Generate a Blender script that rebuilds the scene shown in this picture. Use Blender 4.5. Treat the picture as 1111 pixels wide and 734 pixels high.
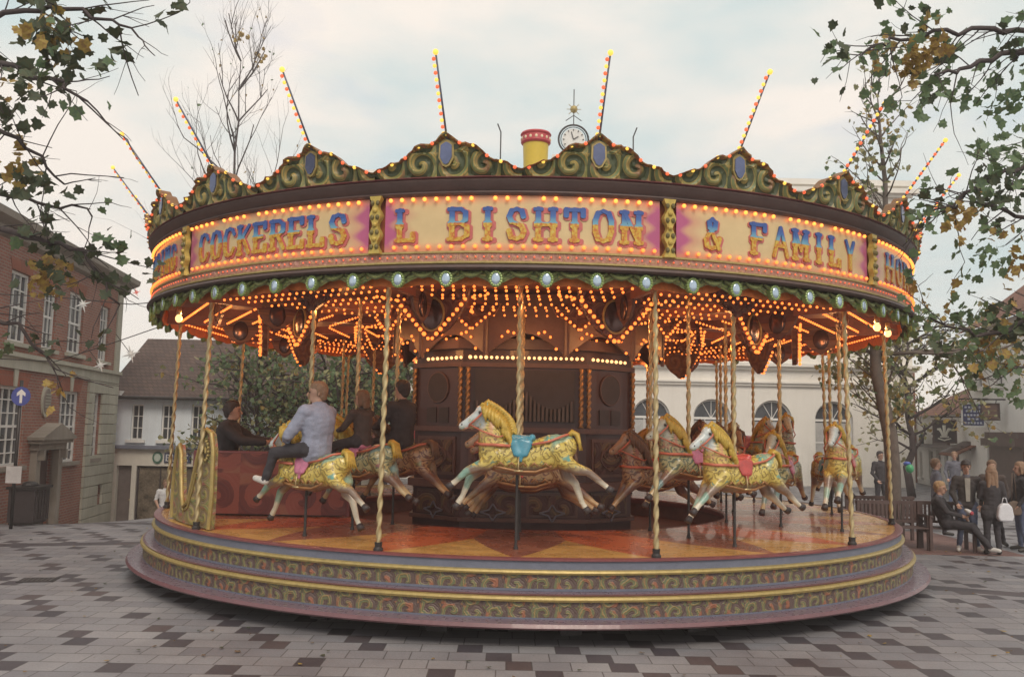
import bpy, bmesh, math, random
from mathutils import Vector, Matrix, Euler, noise
R_ = math.radians; PI = math.pi; sin = math.sin; cos = math.cos
random.seed(7)
scene = bpy.context.scene
for o in list(bpy.data.objects): bpy.data.objects.remove(o)
C = scene.collection
# ------------------------------------------------------------------ camera, sky, sun, exposure
cam_d = bpy.data.cameras.new('camera'); cam = bpy.data.objects.new('camera', cam_d); C.objects.link(cam)
cam_d.sensor_width = 36; cam_d.lens = 947.86 / 1111 * 36
cam_d.clip_start = .05; cam_d.clip_end = 2000
cam.matrix_world = Matrix.Translation((-.346, -15.6, 2.27)) @ Matrix.Rotation(-.0031, 4, 'Z') @ Matrix.Rotation(PI/2 + .1006, 4, 'X') @ Matrix.Rotation(.0193, 4, 'Z')
scene.camera = cam
scene.view_settings.view_transform = 'Standard'; scene.view_settings.look = 'None'
scene.view_settings.exposure = .30; scene.view_settings.gamma = 1
SUN_EL, SUN_AZ = R_(47), R_(168)      # azimuth the light comes from, clockwise from +Y: behind the camera
world = bpy.data.worlds.new('World'); scene.world = world; world.use_nodes = True
def build_world():
    nt = world.node_tree; n = nt.nodes; L = nt.links
    for x in list(n): n.remove(x)
    out = n.new('ShaderNodeOutputWorld'); bg = n.new('ShaderNodeBackground'); bg2 = n.new('ShaderNodeBackground'); mx = n.new('ShaderNodeMixShader')
    sky = n.new('ShaderNodeTexSky'); sky.sky_type = 'NISHITA'; sky.sun_disc = False
    sky.sun_elevation = SUN_EL; sky.sun_rotation = SUN_AZ; sky.air_density = 1.2; sky.dust_density = 2.5
    L.new(sky.outputs[0], bg.inputs[0]); bg.inputs[1].default_value = .15
    tc = n.new('ShaderNodeTexCoord'); mp = n.new('ShaderNodeMapping'); mp.inputs['Scale'].default_value = (1, 1, 2.6)
    mp.inputs['Location'].default_value = (.35, .1, .2)
    nz = n.new('ShaderNodeTexNoise'); nz.inputs['Scale'].default_value = 2.3; nz.inputs['Detail'].default_value = 7; nz.inputs['Roughness'].default_value = .55
    L.new(tc.outputs['Generated'], mp.inputs[0]); L.new(mp.outputs[0], nz.inputs[0])
    cr = n.new('ShaderNodeValToRGB'); cr.color_ramp.elements[0].position = .30; cr.color_ramp.elements[1].position = .50
    cr.color_ramp.elements[0].color = (.45,) * 3 + (1,)
    L.new(nz.outputs[0], cr.inputs[0])
    n2 = n.new('ShaderNodeTexNoise'); n2.inputs['Scale'].default_value = 3.2; n2.inputs['Detail'].default_value = 6
    L.new(mp.outputs[0], n2.inputs[0])
    c2 = n.new('ShaderNodeValToRGB'); c2.color_ramp.elements[0].position = .36; c2.color_ramp.elements[1].position = .6
    c2.color_ramp.elements[0].color = (.50, .585, .585, 1); c2.color_ramp.elements[1].color = (.78, .715, .65, 1)
    L.new(n2.outputs[0], c2.inputs[0]); L.new(c2.outputs[0], bg2.inputs[0]); bg2.inputs[1].default_value = 1.06
    L.new(cr.outputs[0], mx.inputs[0]); L.new(bg.outputs[0], mx.inputs[1]); L.new(bg2.outputs[0], mx.inputs[2]); L.new(mx.outputs[0], out.inputs[0])
build_world()
sd = bpy.data.lights.new('sun', 'SUN'); sd.energy = 1.5; sd.angle = R_(24); sd.color = (1, .88, .74)
sun = bpy.data.objects.new('sun', sd); C.objects.link(sun)
sdir = Vector((sin(SUN_AZ) * cos(SUN_EL), cos(SUN_AZ) * cos(SUN_EL), sin(SUN_EL)))
sun.rotation_euler = (-sdir).to_track_quat('-Z', 'Y').to_euler()
sun.location = (0, -20, 30)

# ------------------------------------------------------------------ materials
def setmat(name):
    m = bpy.data.materials.new(name); m.use_nodes = True
    return m, m.node_tree, m.node_tree.nodes['Principled BSDF']
class G:                                 # small node-expression helper
    def __init__(s, nt): s.nt = nt; s.n = nt.nodes; s.l = nt.links
    def put(s, sock, v):
        if isinstance(v, (int, float)): sock.default_value = v
        elif isinstance(v, (tuple, list)): sock.default_value = tuple(v) + ((1,) if len(v) == 3 and len(sock.default_value) == 4 else ())
        else: s.l.new(v, sock)
    def m(s, op, a, b=None, c=None):
        n = s.n.new('ShaderNodeMath'); n.operation = op; s.put(n.inputs[0], a)
        if b is not None: s.put(n.inputs[1], b)
        if c is not None: s.put(n.inputs[2], c)
        return n.outputs[0]
    def coord(s, k): return s.n.new('ShaderNodeTexCoord').outputs[k]
    def sep(s, v):
        n = s.n.new('ShaderNodeSeparateXYZ'); s.l.new(v, n.inputs[0]); return n.outputs[0], n.outputs[1], n.outputs[2]
    def comb(s, x, y, z=0):
        n = s.n.new('ShaderNodeCombineXYZ'); s.put(n.inputs[0], x); s.put(n.inputs[1], y); s.put(n.inputs[2], z); return n.outputs[0]
    def noise(s, v, sc, det=3, rough=.5, dist=0, col=False):
        n = s.n.new('ShaderNodeTexNoise'); s.l.new(v, n.inputs['Vector']); n.inputs['Scale'].default_value = sc
        n.inputs['Detail'].default_value = det; n.inputs['Roughness'].default_value = rough; n.inputs['Distortion'].default_value = dist
        return n.outputs[1 if col else 0]
    def white(s, v):
        n = s.n.new('ShaderNodeTexWhiteNoise'); s.l.new(v, n.inputs[0]); return n.outputs[0]
    def mix(s, f, a, b, bt='MIX'):
        n = s.n.new('ShaderNodeMix'); n.data_type = 'RGBA'; n.blend_type = bt
        s.put(n.inputs[0], f); s.put(n.inputs[6], a); s.put(n.inputs[7], b); return n.outputs[2]
    def ramp(s, f, stops, const=False):
        n = s.n.new('ShaderNodeValToRGB'); s.l.new(f, n.inputs[0]); e = n.color_ramp.elements
        if const: n.color_ramp.interpolation = 'CONSTANT'
        while len(e) < len(stops): e.new(.5)
        for i, (p, c) in enumerate(stops):
            e[i].position = p; e[i].color = tuple(c) + (1,) if len(c) == 3 else c
        return n.outputs[0]
    def step(s, v, lo, hi):
        n = s.n.new('ShaderNodeMapRange'); n.interpolation_type = 'SMOOTHSTEP'; s.put(n.inputs[0], v)
        n.inputs[1].default_value = lo; n.inputs[2].default_value = hi; return n.outputs[0]
    def bump(s, h, st=.3, d=.01):
        n = s.n.new('ShaderNodeBump'); n.inputs['Strength'].default_value = st; n.inputs['Distance'].default_value = d
        s.l.new(h, n.inputs['Height']); return n.outputs[0]
CACHE = {}
def pbr(name, col, rough=.6, metal=0, var=.18, sc=6, bump=0, coat=0):
    if name in CACHE: return CACHE[name]
    m, nt, b = setmat(name); g = G(nt); co = g.coord('Object')
    f = g.noise(co, sc, 4, .6); f2 = g.noise(co, sc * 7, 2)
    lo = tuple(c * (1 - var) for c in col); hi = tuple(min(1, c * (1 + var)) for c in col)
    c = g.ramp(f, [(.3, lo), (.7, hi)])
    c = g.mix(.35, c, g.ramp(f2, [(.3, lo), (.7, hi)]))
    g.put(b.inputs['Base Color'], c)
    g.put(b.inputs['Roughness'], g.m('MULTIPLY_ADD', f2, .3, rough - .15)); b.inputs['Metallic'].default_value = metal
    if coat: b.inputs['Coat Weight'].default_value = coat
    if bump: g.put(b.inputs['Normal'], g.bump(f2, bump))
    CACHE[name] = m; return m
def emis(name, col, st, lit=False):
    if name in CACHE: return CACHE[name]
    m, nt, b = setmat(name); b.inputs['Base Color'].default_value = tuple(c * .6 for c in col) + (1,)
    b.inputs['Emission Color'].default_value = tuple(col) + (1,); b.inputs['Emission Strength'].default_value = st
    b.inputs['Roughness'].default_value = .3
    try: m.cycles.emission_sampling = 'AUTO' if lit else 'NONE'
    except Exception: pass
    CACHE[name] = m; return m
def scroll(name, bg, c1, c2, c3, period=.3, vper=None, rough=.45, turns=20, metal=0, coord='UV', bump=.6, warp=.06):
    """painted and gilded scrollwork: spirals in a grid of cells plus leafy noise, laid out in metres"""
    m, nt, b = setmat(name); g = G(nt); x, y, z = g.sep(g.coord(coord))
    if coord == 'Object': y = z
    v0 = g.comb(x, y); nx = g.noise(v0, 9, 3, .6); ny = g.noise(v0, 7.3, 3, .6)
    x2 = g.m('MULTIPLY_ADD', nx, warp, x); y2 = g.m('MULTIPLY_ADD', ny, warp * .8, y)
    vp = vper or period
    cx = g.m('FLOOR', g.m('DIVIDE', x2, period)); par = g.m('SUBTRACT', g.m('MULTIPLY', g.m('PINGPONG', cx, 1), 2), 1)
    u = g.m('MULTIPLY', g.m('SUBTRACT', g.m('FRACT', g.m('DIVIDE', x2, period)), .5), period)
    v = g.m('MULTIPLY', g.m('SUBTRACT', g.m('FRACT', g.m('DIVIDE', y2, vp)), .5), vp)
    rad = g.m('SQRT', g.m('ADD', g.m('MULTIPLY', u, u), g.m('MULTIPLY', v, v)))
    ang = g.m('MULTIPLY', g.m('ARCTAN2', v, u), par)
    sp = g.m('SINE', g.m('ADD', ang, g.m('MULTIPLY', rad, turns / period)))
    fine = g.m('SINE', g.m('ADD', g.m('MULTIPLY', ang, 5), g.m('MULTIPLY', rad, 60 / period)))
    h = g.m('MULTIPLY_ADD', fine, .25, sp)
    col = g.ramp(g.m('MULTIPLY_ADD', h, .4, .5), [(0, bg), (.42, bg), (.55, c1), (.75, c2), (1, c1)])
    pick = g.noise(v0, 5 / period * .3, 1)
    col = g.mix(g.step(pick, .52, .62), col, g.mix(g.step(h, -.1, .5), bg, c3))
    g.put(b.inputs['Base Color'], col); b.inputs['Roughness'].default_value = rough; b.inputs['Metallic'].default_value = metal
    if bump: g.put(b.inputs['Normal'], g.bump(h, bump, .012))
    CACHE[name] = m; return m

# ------------------------------------------------------------------ mesh builder
class MB:
    def __init__(s): s.v = []; s.f = []; s.uv = {}; s.mi = []; s.cur = 0; s.T = None
    def mat(s, i): s.cur = i; return s
    def av(s, p):
        p = Vector(p)
        if s.T is not None: p = s.T @ p
        s.v.append(p); return len(s.v) - 1
    def af(s, idx, uv=None):
        s.f.append(tuple(idx)); s.mi.append(s.cur)
        if uv: s.uv[len(s.f) - 1] = uv
    def poly(s, pts, uv=None): s.af([s.av(p) for p in pts], uv)
    def box(s, x0, x1, y0, y1, z0, z1):
        i = [s.av((x, y, z)) for x in (x0, x1) for y in (y0, y1) for z in (z0, z1)]
        for q in ((0, 1, 3, 2), (4, 6, 7, 5), (0, 4, 5, 1), (2, 3, 7, 6), (0, 2, 6, 4), (1, 5, 7, 3)): s.af([i[k] for k in q])
    def prism(s, pts, y0, y1, axis='y'):
        """pts in (x,z), extruded over y (or over z when axis='z', pts in (x,y); axis 'x': pts in (y,z))"""
        f = {'y': lambda p, t: (p[0], t, p[1]), 'z': lambda p, t: (p[0], p[1], t), 'x': lambda p, t: (t, p[0], p[1])}[axis]
        a = [s.av(f(p, y0)) for p in pts]; b = [s.av(f(p, y1)) for p in pts]; n = len(pts)
        s.af(a); s.af(b[::-1])
        for i in range(n): j = (i + 1) % n; s.af((a[j], a[i], b[i], b[j]))
    def tube(s, pts, rad, n=8, cap=True, flat=1, twist=None):
        pts = [Vector(p) for p in pts]; rings = []
        if isinstance(rad, (int, float)): rad = [rad] * len(pts)
        up = Vector((0, 0, 1))
        for i, p in enumerate(pts):
            t = (pts[min(i + 1, len(pts) - 1)] - pts[max(i - 1, 0)])
            if t.length < 1e-9: t = Vector((0, 0, 1))
            t.normalize()
            ref = Vector((0, 1, 0)) if abs(t.dot(Vector((0, 1, 0)))) < .9 else Vector((1, 0, 0))
            a = t.cross(ref).normalized(); b = t.cross(a)
            rings.append([s.av(p + (a * cos(2 * PI * k / n) + b * sin(2 * PI * k / n) * flat) * rad[i]) for k in range(n)])
        for i in range(len(rings) - 1):
            for k in range(n): j = (k + 1) % n; s.af((rings[i][k], rings[i][j], rings[i + 1][j], rings[i + 1][k]))
        if cap: s.af(rings[0][::-1]); s.af(rings[-1])
    def sphere(s, c, r, n=8, m=5, sc=(1, 1, 1)):
        c = Vector(c); rings = []
        top = s.av(c + Vector((0, 0, r * sc[2]))); bot = s.av(c - Vector((0, 0, r * sc[2])))
        for i in range(1, m):
            a = PI * i / m
            rings.append([s.av(c + Vector((r * sc[0] * sin(a) * cos(2 * PI * k / n), r * sc[1] * sin(a) * sin(2 * PI * k / n), r * sc[2] * cos(a)))) for k in range(n)])
        for k in range(n):
            j = (k + 1) % n; s.af((top, rings[0][k], rings[0][j])); s.af((bot, rings[-1][j], rings[-1][k]))
            for i in range(m - 2): s.af((rings[i][k], rings[i + 1][k], rings[i + 1][j], rings[i][j]))
    def lathe(s, prof, n=144, a0=0, a1=2 * PI, cx=0, cy=0):
        """prof (r,z) list; angle phi from -Y towards +X; uv in metres"""
        full = abs(a1 - a0 - 2 * PI) < 1e-6; cols = []
        L = [0]
        for (r0, z0), (r1, z1) in zip(prof, prof[1:]): L.append(L[-1] + math.hypot(r1 - r0, z1 - z0))
        rm = max(p[0] for p in prof)
        for k in range(n + (0 if full else 1)):
            a = a0 + (a1 - a0) * k / n
            cols.append([s.av((cx + r * sin(a), cy - r * cos(a), z)) for r, z in prof])
        for k in range(n):
            j = (k + 1) % len(cols) if full else k + 1
            u0 = (a0 + (a1 - a0) * k / n) * rm; u1 = (a0 + (a1 - a0) * (k + 1) / n) * rm
            for i in range(len(prof) - 1):
                s.af((cols[k][i], cols[j][i], cols[j][i + 1], cols[k][i + 1]), [(u0, L[i]), (u1, L[i]), (u1, L[i + 1]), (u0, L[i + 1])])
    def build(s, name, mats, parent=None, smooth=False, kind=None):
        me = bpy.data.meshes.new(name); me.from_pydata([tuple(v) for v in s.v], [], s.f)
        if s.uv:
            ul = me.uv_layers.new(name='UVMap')
            for p in me.polygons:
                u = s.uv.get(p.index)
                if u:
                    for li, c in zip(p.loop_indices, u): ul.data[li].uv = c
        if not isinstance(mats, (list, tuple)): mats = [mats]
        for m in mats: me.materials.append(m)
        for p in me.polygons: p.material_index = s.mi[p.index]
        bm = bmesh.new(); bm.from_mesh(me); bmesh.ops.recalc_face_normals(bm, faces=bm.faces); bm.to_mesh(me); bm.free()
        if smooth:
            for p in me.polygons: p.use_smooth = True
            if smooth == 'auto':
                try: me.set_sharp_from_angle(angle=R_(35))
                except Exception: pass
        o = bpy.data.objects.new(name, me); C.objects.link(o)
        if parent is not None: o.parent = parent
        if kind: o['kind'] = kind
        return o
def tag(o, label=None, cat=None, group=None, kind=None):
    if label: o['label'] = label
    if cat: o['category'] = cat
    if group: o['group'] = group
    if kind: o['kind'] = kind
    return o
def thing(name, label, cat, loc=(0, 0, 0), rz=0, group=None):
    o = bpy.data.objects.new(name, None); C.objects.link(o); o.location = loc; o.rotation_euler = (0, 0, rz); o.empty_display_size = .2
    return tag(o, label, cat, group)
def copy_tree(ch, c):
    d = ch.copy(); C.objects.link(d); d.parent = c
    for g in [x for x in ALL() if x.parent == ch]: copy_tree(g, d)
def ALL(): return list(C.objects)
def dup(root, loc, rz, label=None, group=None):
    kids = [x for x in ALL() if x.parent == root]
    r = root.copy(); C.objects.link(r); r.location = loc; r.rotation_euler = (0, 0, rz)
    if label: r['label'] = label
    if group: r['group'] = group
    for ch in kids: copy_tree(ch, r)
    return r

# remeshed organic bodies: capsules -> one continuous surface, painted by nearest capsule
def capsule(mb, p0, p1, r0, r1, sq=(1, 1, 1)):
    p0 = Vector(p0); p1 = Vector(p1); d = p1 - p0; L = d.length; n = 12
    if L < 1e-5:
        mb.sphere(p0, r0, 14, 9, sq); return
    t = d / L; ref = Vector((0, 1, 0)) if abs(t.y) < .9 else Vector((1, 0, 0)); a = t.cross(ref).normalized(); b = t.cross(a)
    prof = []
    for k in range(0, 5): an = -PI / 2 + PI / 2 * k / 4; prof.append((r0 * sin(an) if k else -r0 * .999, max(r0 * cos(an), .001)))
    for k in range(0, 5): an = PI / 2 * k / 4; prof.append((L + r1 * sin(an), max(r1 * cos(an), .001)))
    rings = []
    for h, r in prof:
        ring = []
        for k in range(n):
            off = a * cos(2 * PI * k / n) * r + b * sin(2 * PI * k / n) * r
            off = Vector((off.x * sq[0], off.y * sq[1], off.z * sq[2]))
            ring.append(mb.av(p0 + t * h + off))
        rings.append(ring)
    for i in range(len(rings) - 1):
        for k in range(n): j = (k + 1) % n; mb.af((rings[i][k], rings[i][j], rings[i + 1][j], rings[i + 1][k]))
    mb.af(rings[0][::-1]); mb.af(rings[-1])
def remesh(name, caps, mats, voxel, parent=None, smooth_it=4, extra=None, paint=True, rough=0):
    """caps: (p0,p1,r0,r1,mat[,sq])"""
    mb = MB()
    for c in caps: capsule(mb, c[0], c[1], c[2], c[3], c[5] if len(c) > 5 else (1, 1, 1))
    tmp = mb.build('tmp_' + name, mats[0])
    md = tmp.modifiers.new('r', 'REMESH'); md.mode = 'VOXEL'; md.voxel_size = voxel; md.adaptivity = 0
    sm = tmp.modifiers.new('s', 'SMOOTH'); sm.factor = .5; sm.iterations = smooth_it
    dg = bpy.context.evaluated_depsgraph_get(); dg.update()
    me = bpy.data.meshes.new_from_object(tmp.evaluated_get(dg)); me.name = name
    bpy.data.objects.remove(tmp)
    if rough:
        nrm = [v.normal.copy() for v in me.vertices]
        for v in me.vertices:
            q = v.co.copy(); f = noise.noise(Vector((q.x * 55, q.y * 55, q.z * 14))) + .5 * noise.noise(q * 40); v.co = q + nrm[v.index] * f * rough
    me.materials.clear()
    for m in mats: me.materials.append(m)
    if paint and len(mats) > 1:
        cs = [(Vector(c[0]), Vector(c[1]) - Vector(c[0]), c[2], c[3], c[4]) for c in caps if c[4] is not None]
        for p in me.polygons:
            q = p.center; best = 9; bi = 0
            for a, d, r0, r1, mi in cs:
                l2 = d.length_squared; t = 0 if l2 < 1e-9 else min(1, max(0, (q - a).dot(d) / l2))
                dist = (q - a - d * t).length - (r0 + (r1 - r0) * t)
                if dist < best: best = dist; bi = mi
            p.material_index = bi
    if extra is not None:                # MB with small details (fingers, eyes) joined into the same mesh
        n0 = len(me.vertices)
        bm = bmesh.new(); bm.from_mesh(me); vs = [bm.verts.new(v) for v in extra.v]
        for f, mi in zip(extra.f, extra.mi):
            try: nf = bm.faces.new([vs[i] for i in f]); nf.material_index = mi
            except ValueError: pass
        bm.to_mesh(me); bm.free()
    for p in me.polygons: p.use_smooth = True
    o = bpy.data.objects.new(name, me); C.objects.link(o)
    if parent is not None: o.parent = parent
    return o

# ------------------------------------------------------------------ palette
gold = pbr('gold_leaf', (.40, .30, .11), .42, .3, .25, 14, .2)
brass = pbr('twisted_brass', (.52, .41, .22), .36, .55, .15, 10)
maroon = pbr('maroon_paint', (.20, .06, .065), .4, 0, .2, 4, 0, .2)
pinkish = pbr('faded_plum_paint', (.155, .07, .08), .38, 0, .2, 3, 0, .2)
lilac = pbr('lilac_tread', (.17, .12, .155), .3, 0, .2, 2)
bluegrey = pbr('bluegrey_paint', (.14, .15, .20), .45, 0, .15, 4)
darkbrown = pbr('dark_brown_wood', (.075, .045, .04), .5, 0, .25, 5)
darkmetal = pbr('dark_iron', (.045, .04, .04), .5, .4, .2, 8)
blackpaint = pbr('black_paint', (.05, .04, .042), .5, 0, .2, 8)
glassdark = pbr('dark_window_glass', (.06, .065, .075), .12, 0, .5, 1.2)
mirror = pbr('mirror_glass', (.50, .60, .72), .12, .7, .2, 3)
bluemirror = pbr('blue_mirror_glass', (.13, .15, .25), .15, .5, .25, 5)
mirror_in = pbr('tarnished_mirror', (.10, .06, .055), .18, .6, .3, 4)
whitepaint = pbr('white_paint', (.72, .70, .67), .5, 0, .08, 4)
bulb_o = emis('orange_bulb', (1, .21, .035), 1.9, True)
bulb_y = emis('amber_bulb', (1, .28, .045), 2.2, True)
bulb_w = emis('lit_lamp_glass', (1, .50, .20), 1.9)
bulb_r = emis('red_bulb', (1, .16, .06), .75)
bulb_g = emis('yellow_bulb', (1, .62, .10), .9)
PH = R_(-2.2)

# ------------------------------------------------------------------ thin haze volume added to lift the dark tones
def make_haze():
    mb = MB(); mb.box(-70, 70, -40, 75, -3.2, 19.5); m = bpy.data.materials.new('haze'); m.use_nodes = True; nt = m.node_tree
    for x in list(nt.nodes): nt.nodes.remove(x)
    out = nt.nodes.new('ShaderNodeOutputMaterial'); v = nt.nodes.new('ShaderNodeVolumePrincipled'); v.inputs['Color'].default_value = (.92, .86, .84, 1); v.inputs['Density'].default_value = HAZE; v.inputs['Anisotropy'].default_value = .1
    nt.links.new(v.outputs[0], out.inputs['Volume']); o = mb.build('haze', m); tag(o, kind='stuff')
HAZE = .0027
make_haze()
scene.cycles.volume_bounces = 0
# ------------------------------------------------------------------ ground
def ground_z(x, y):
    def ss(t): t = min(1, max(0, t)); return t * t * (3 - 2 * t)
    return -1.45 * ss((y - 1) / 17) * ss((-x - 6.8) / 5)
def make_ground():
    mb = MB()
    xs = [-68, -40] + [-26 + .8 * i for i in range(44)] + [14, 22, 40, 68]
    ys = [-38, -25] + [-18 + .8 * i for i in range(60)] + [34, 44, 73]
    idx = [[mb.av((x, y, ground_z(x, y))) for y in ys] for x in xs]
    for i in range(len(xs) - 1):
        for j in range(len(ys) - 1): mb.af((idx[i][j], idx[i + 1][j], idx[i + 1][j + 1], idx[i][j + 1]))
    m, nt, b = setmat('block_paving'); g = G(nt); x, y, z = g.sep(g.coord('Object'))
    # courses run across the view; each course steps sideways, so the dark blocks climb in diagonals
    rh = .31
    row = g.m('FLOOR', g.m('DIVIDE', y, rh)); fy = g.m('FRACT', g.m('DIVIDE', y, rh))
    blk = g.m('FLOOR', g.m('DIVIDE', row, 2))
    jit = g.m('MULTIPLY', g.white(g.comb(row, 3.3)), .07)
    xs_ = g.m('ADD', g.m('MULTIPLY_ADD', row, .25, x), jit)
    per = 1.0
    cell = g.m('FLOOR', g.m('DIVIDE', xs_, per)); fx = g.m('MULTIPLY', g.m('FRACT', g.m('DIVIDE', xs_, per)), per)
    rnd = g.white(g.comb(cell, row)); rnd2 = g.white(g.comb(g.m('ADD', cell, 51), row)); 
    dark = g.m('MULTIPLY', g.m('LESS_THAN', fx, .25), g.m('LESS_THAN', rnd, .68))
    # joints
    jy = g.m('LESS_THAN', g.m('ABSOLUTE', g.m('SUBTRACT', fy, .5)), .475)
    d1 = g.m('ABSOLUTE', g.m('SUBTRACT', fx, .25)); d2 = g.m('ABSOLUTE', g.m('SUBTRACT', fx, .625)); d3 = g.m('MINIMUM', fx, g.m('SUBTRACT', per, fx))
    jx = g.m('GREATER_THAN', g.m('MINIMUM', g.m('MINIMUM', d1, d2), d3), .006)
    joint = g.m('SUBTRACT', 1, g.m('MULTIPLY', jx, jy))
    slab = g.white(g.comb(g.m('ADD', g.m('MULTIPLY', cell, 3), g.m('GREATER_THAN', fx, .625)), g.m('ADD', row, 7)))
    light = g.ramp(slab, [(0, (.255, .255, .275)), (.5, (.33, .32, .33)), (1, (.23, .225, .245))])
    drk = g.ramp(rnd2, [(0, (.075, .066, .078)), (.7, (.09, .078, .088)), (1, (.12, .088, .088))])
    # long darker bands laid through the square
    band1 = g.m('LESS_THAN', g.m('ABSOLUTE', g.m('ADD', g.m('MULTIPLY', g.m('SUBTRACT', x, 8.2), .45), g.m('SUBTRACT', y, -3.2))), .22)
    band2 = g.m('LESS_THAN', g.m('ABSOLUTE', g.m('ADD', g.m('MULTIPLY', g.m('ADD', x, 8.2), -.28), g.m('SUBTRACT', y, .6))), .22)
    band = g.m('MAXIMUM', band1, band2)
    c = g.mix(g.m('MAXIMUM', dark, band), light, drk)
    c = g.mix(g.m('MULTIPLY', joint, .75), c, (.07, .06, .06))
    co = g.coord('Object'); wear = g.noise(co, .55, 5, .6); fine = g.noise(co, 40, 3, .7)
    c = g.mix(.8, c, g.ramp(wear, [(.32, (.58, .55, .56)), (.66, (1.05, 1.05, 1.05))]), 'MULTIPLY')
    c = g.mix(.5, c, g.ramp(fine, [(.3, (.6, .6, .6)), (.7, (1, 1, 1))]), 'MULTIPLY')
    spots = g.noise(co, 9, 2, .8)
    c = g.mix(g.m('MULTIPLY', g.step(spots, .68, .74), .5), c, (.1, .09, .09))
    g.put(b.inputs['Base Color'], c)
    g.put(b.inputs['Roughness'], g.m('MULTIPLY_ADD', wear, .45, .33))
    hgt = g.m('SUBTRACT', g.m('MULTIPLY', fine, .3), joint)
    g.put(b.inputs['Normal'], g.bump(hgt, .5, .006))
    o = mb.build('ground', m); tag(o, kind='structure')
    # red brick patch around the tree and benches
    mb = MB(); mb.box(6.6, 9.6, 1.35, 5.2, -.05, .012)
    m, nt, b = setmat('red_brick_paving'); g = G(nt); n = g.n.new('ShaderNodeTexBrick'); g.l.new(g.coord('Object'), n.inputs[0])
    n.inputs['Scale'].default_value = 1; n.inputs['Brick Width'].default_value = .22; n.inputs['Row Height'].default_value = .11; n.inputs['Mortar Size'].default_value = .006
    n.inputs['Color1'].default_value = (.16, .085, .075, 1); n.inputs['Color2'].default_value = (.21, .12, .105, 1); n.inputs['Mortar'].default_value = (.08, .06, .06, 1)
    g.l.new(n.outputs[0], b.inputs['Base Color']); b.inputs['Roughness'].default_value = .8
    tag(mb.build('pavement', m), kind='structure')
make_ground()

# ------------------------------------------------------------------ the carousel (fixed and turning structure)
DECK = .865
def pol(R, a, z=0): return Vector((R * sin(a), -R * cos(a), z))
ring = thing('carousel', 'large vintage fairground carousel with lit painted lettering and brass columns', 'carousel', (0, 0, 0))
scroll_step = scroll('step_scrollwork', (.12, .08, .07), (.32, .22, .09), (.13, .15, .08), (.30, .12, .07), .24, .15, .5, 12, warp=.10)
scroll_crown = scroll('crown_scrollwork', (.07, .085, .04), (.42, .28, .08), (.14, .18, .07), (.24, .13, .06), .36, .27, .45, 15.1, warp=.0, bump=.25)
scroll_soft = scroll('dark_scrollwork', (.07, .035, .035), (.20, .12, .06), (.11, .08, .05), (.10, .05, .045), .42, .42, .5, 12, coord='Object')
scroll_gold = scroll('gilded_cream_scrollwork', (.28, .21, .12), (.45, .33, .10), (.16, .22, .10), (.35, .14, .10), .26, .3, .45, 14, coord='Object')

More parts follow.
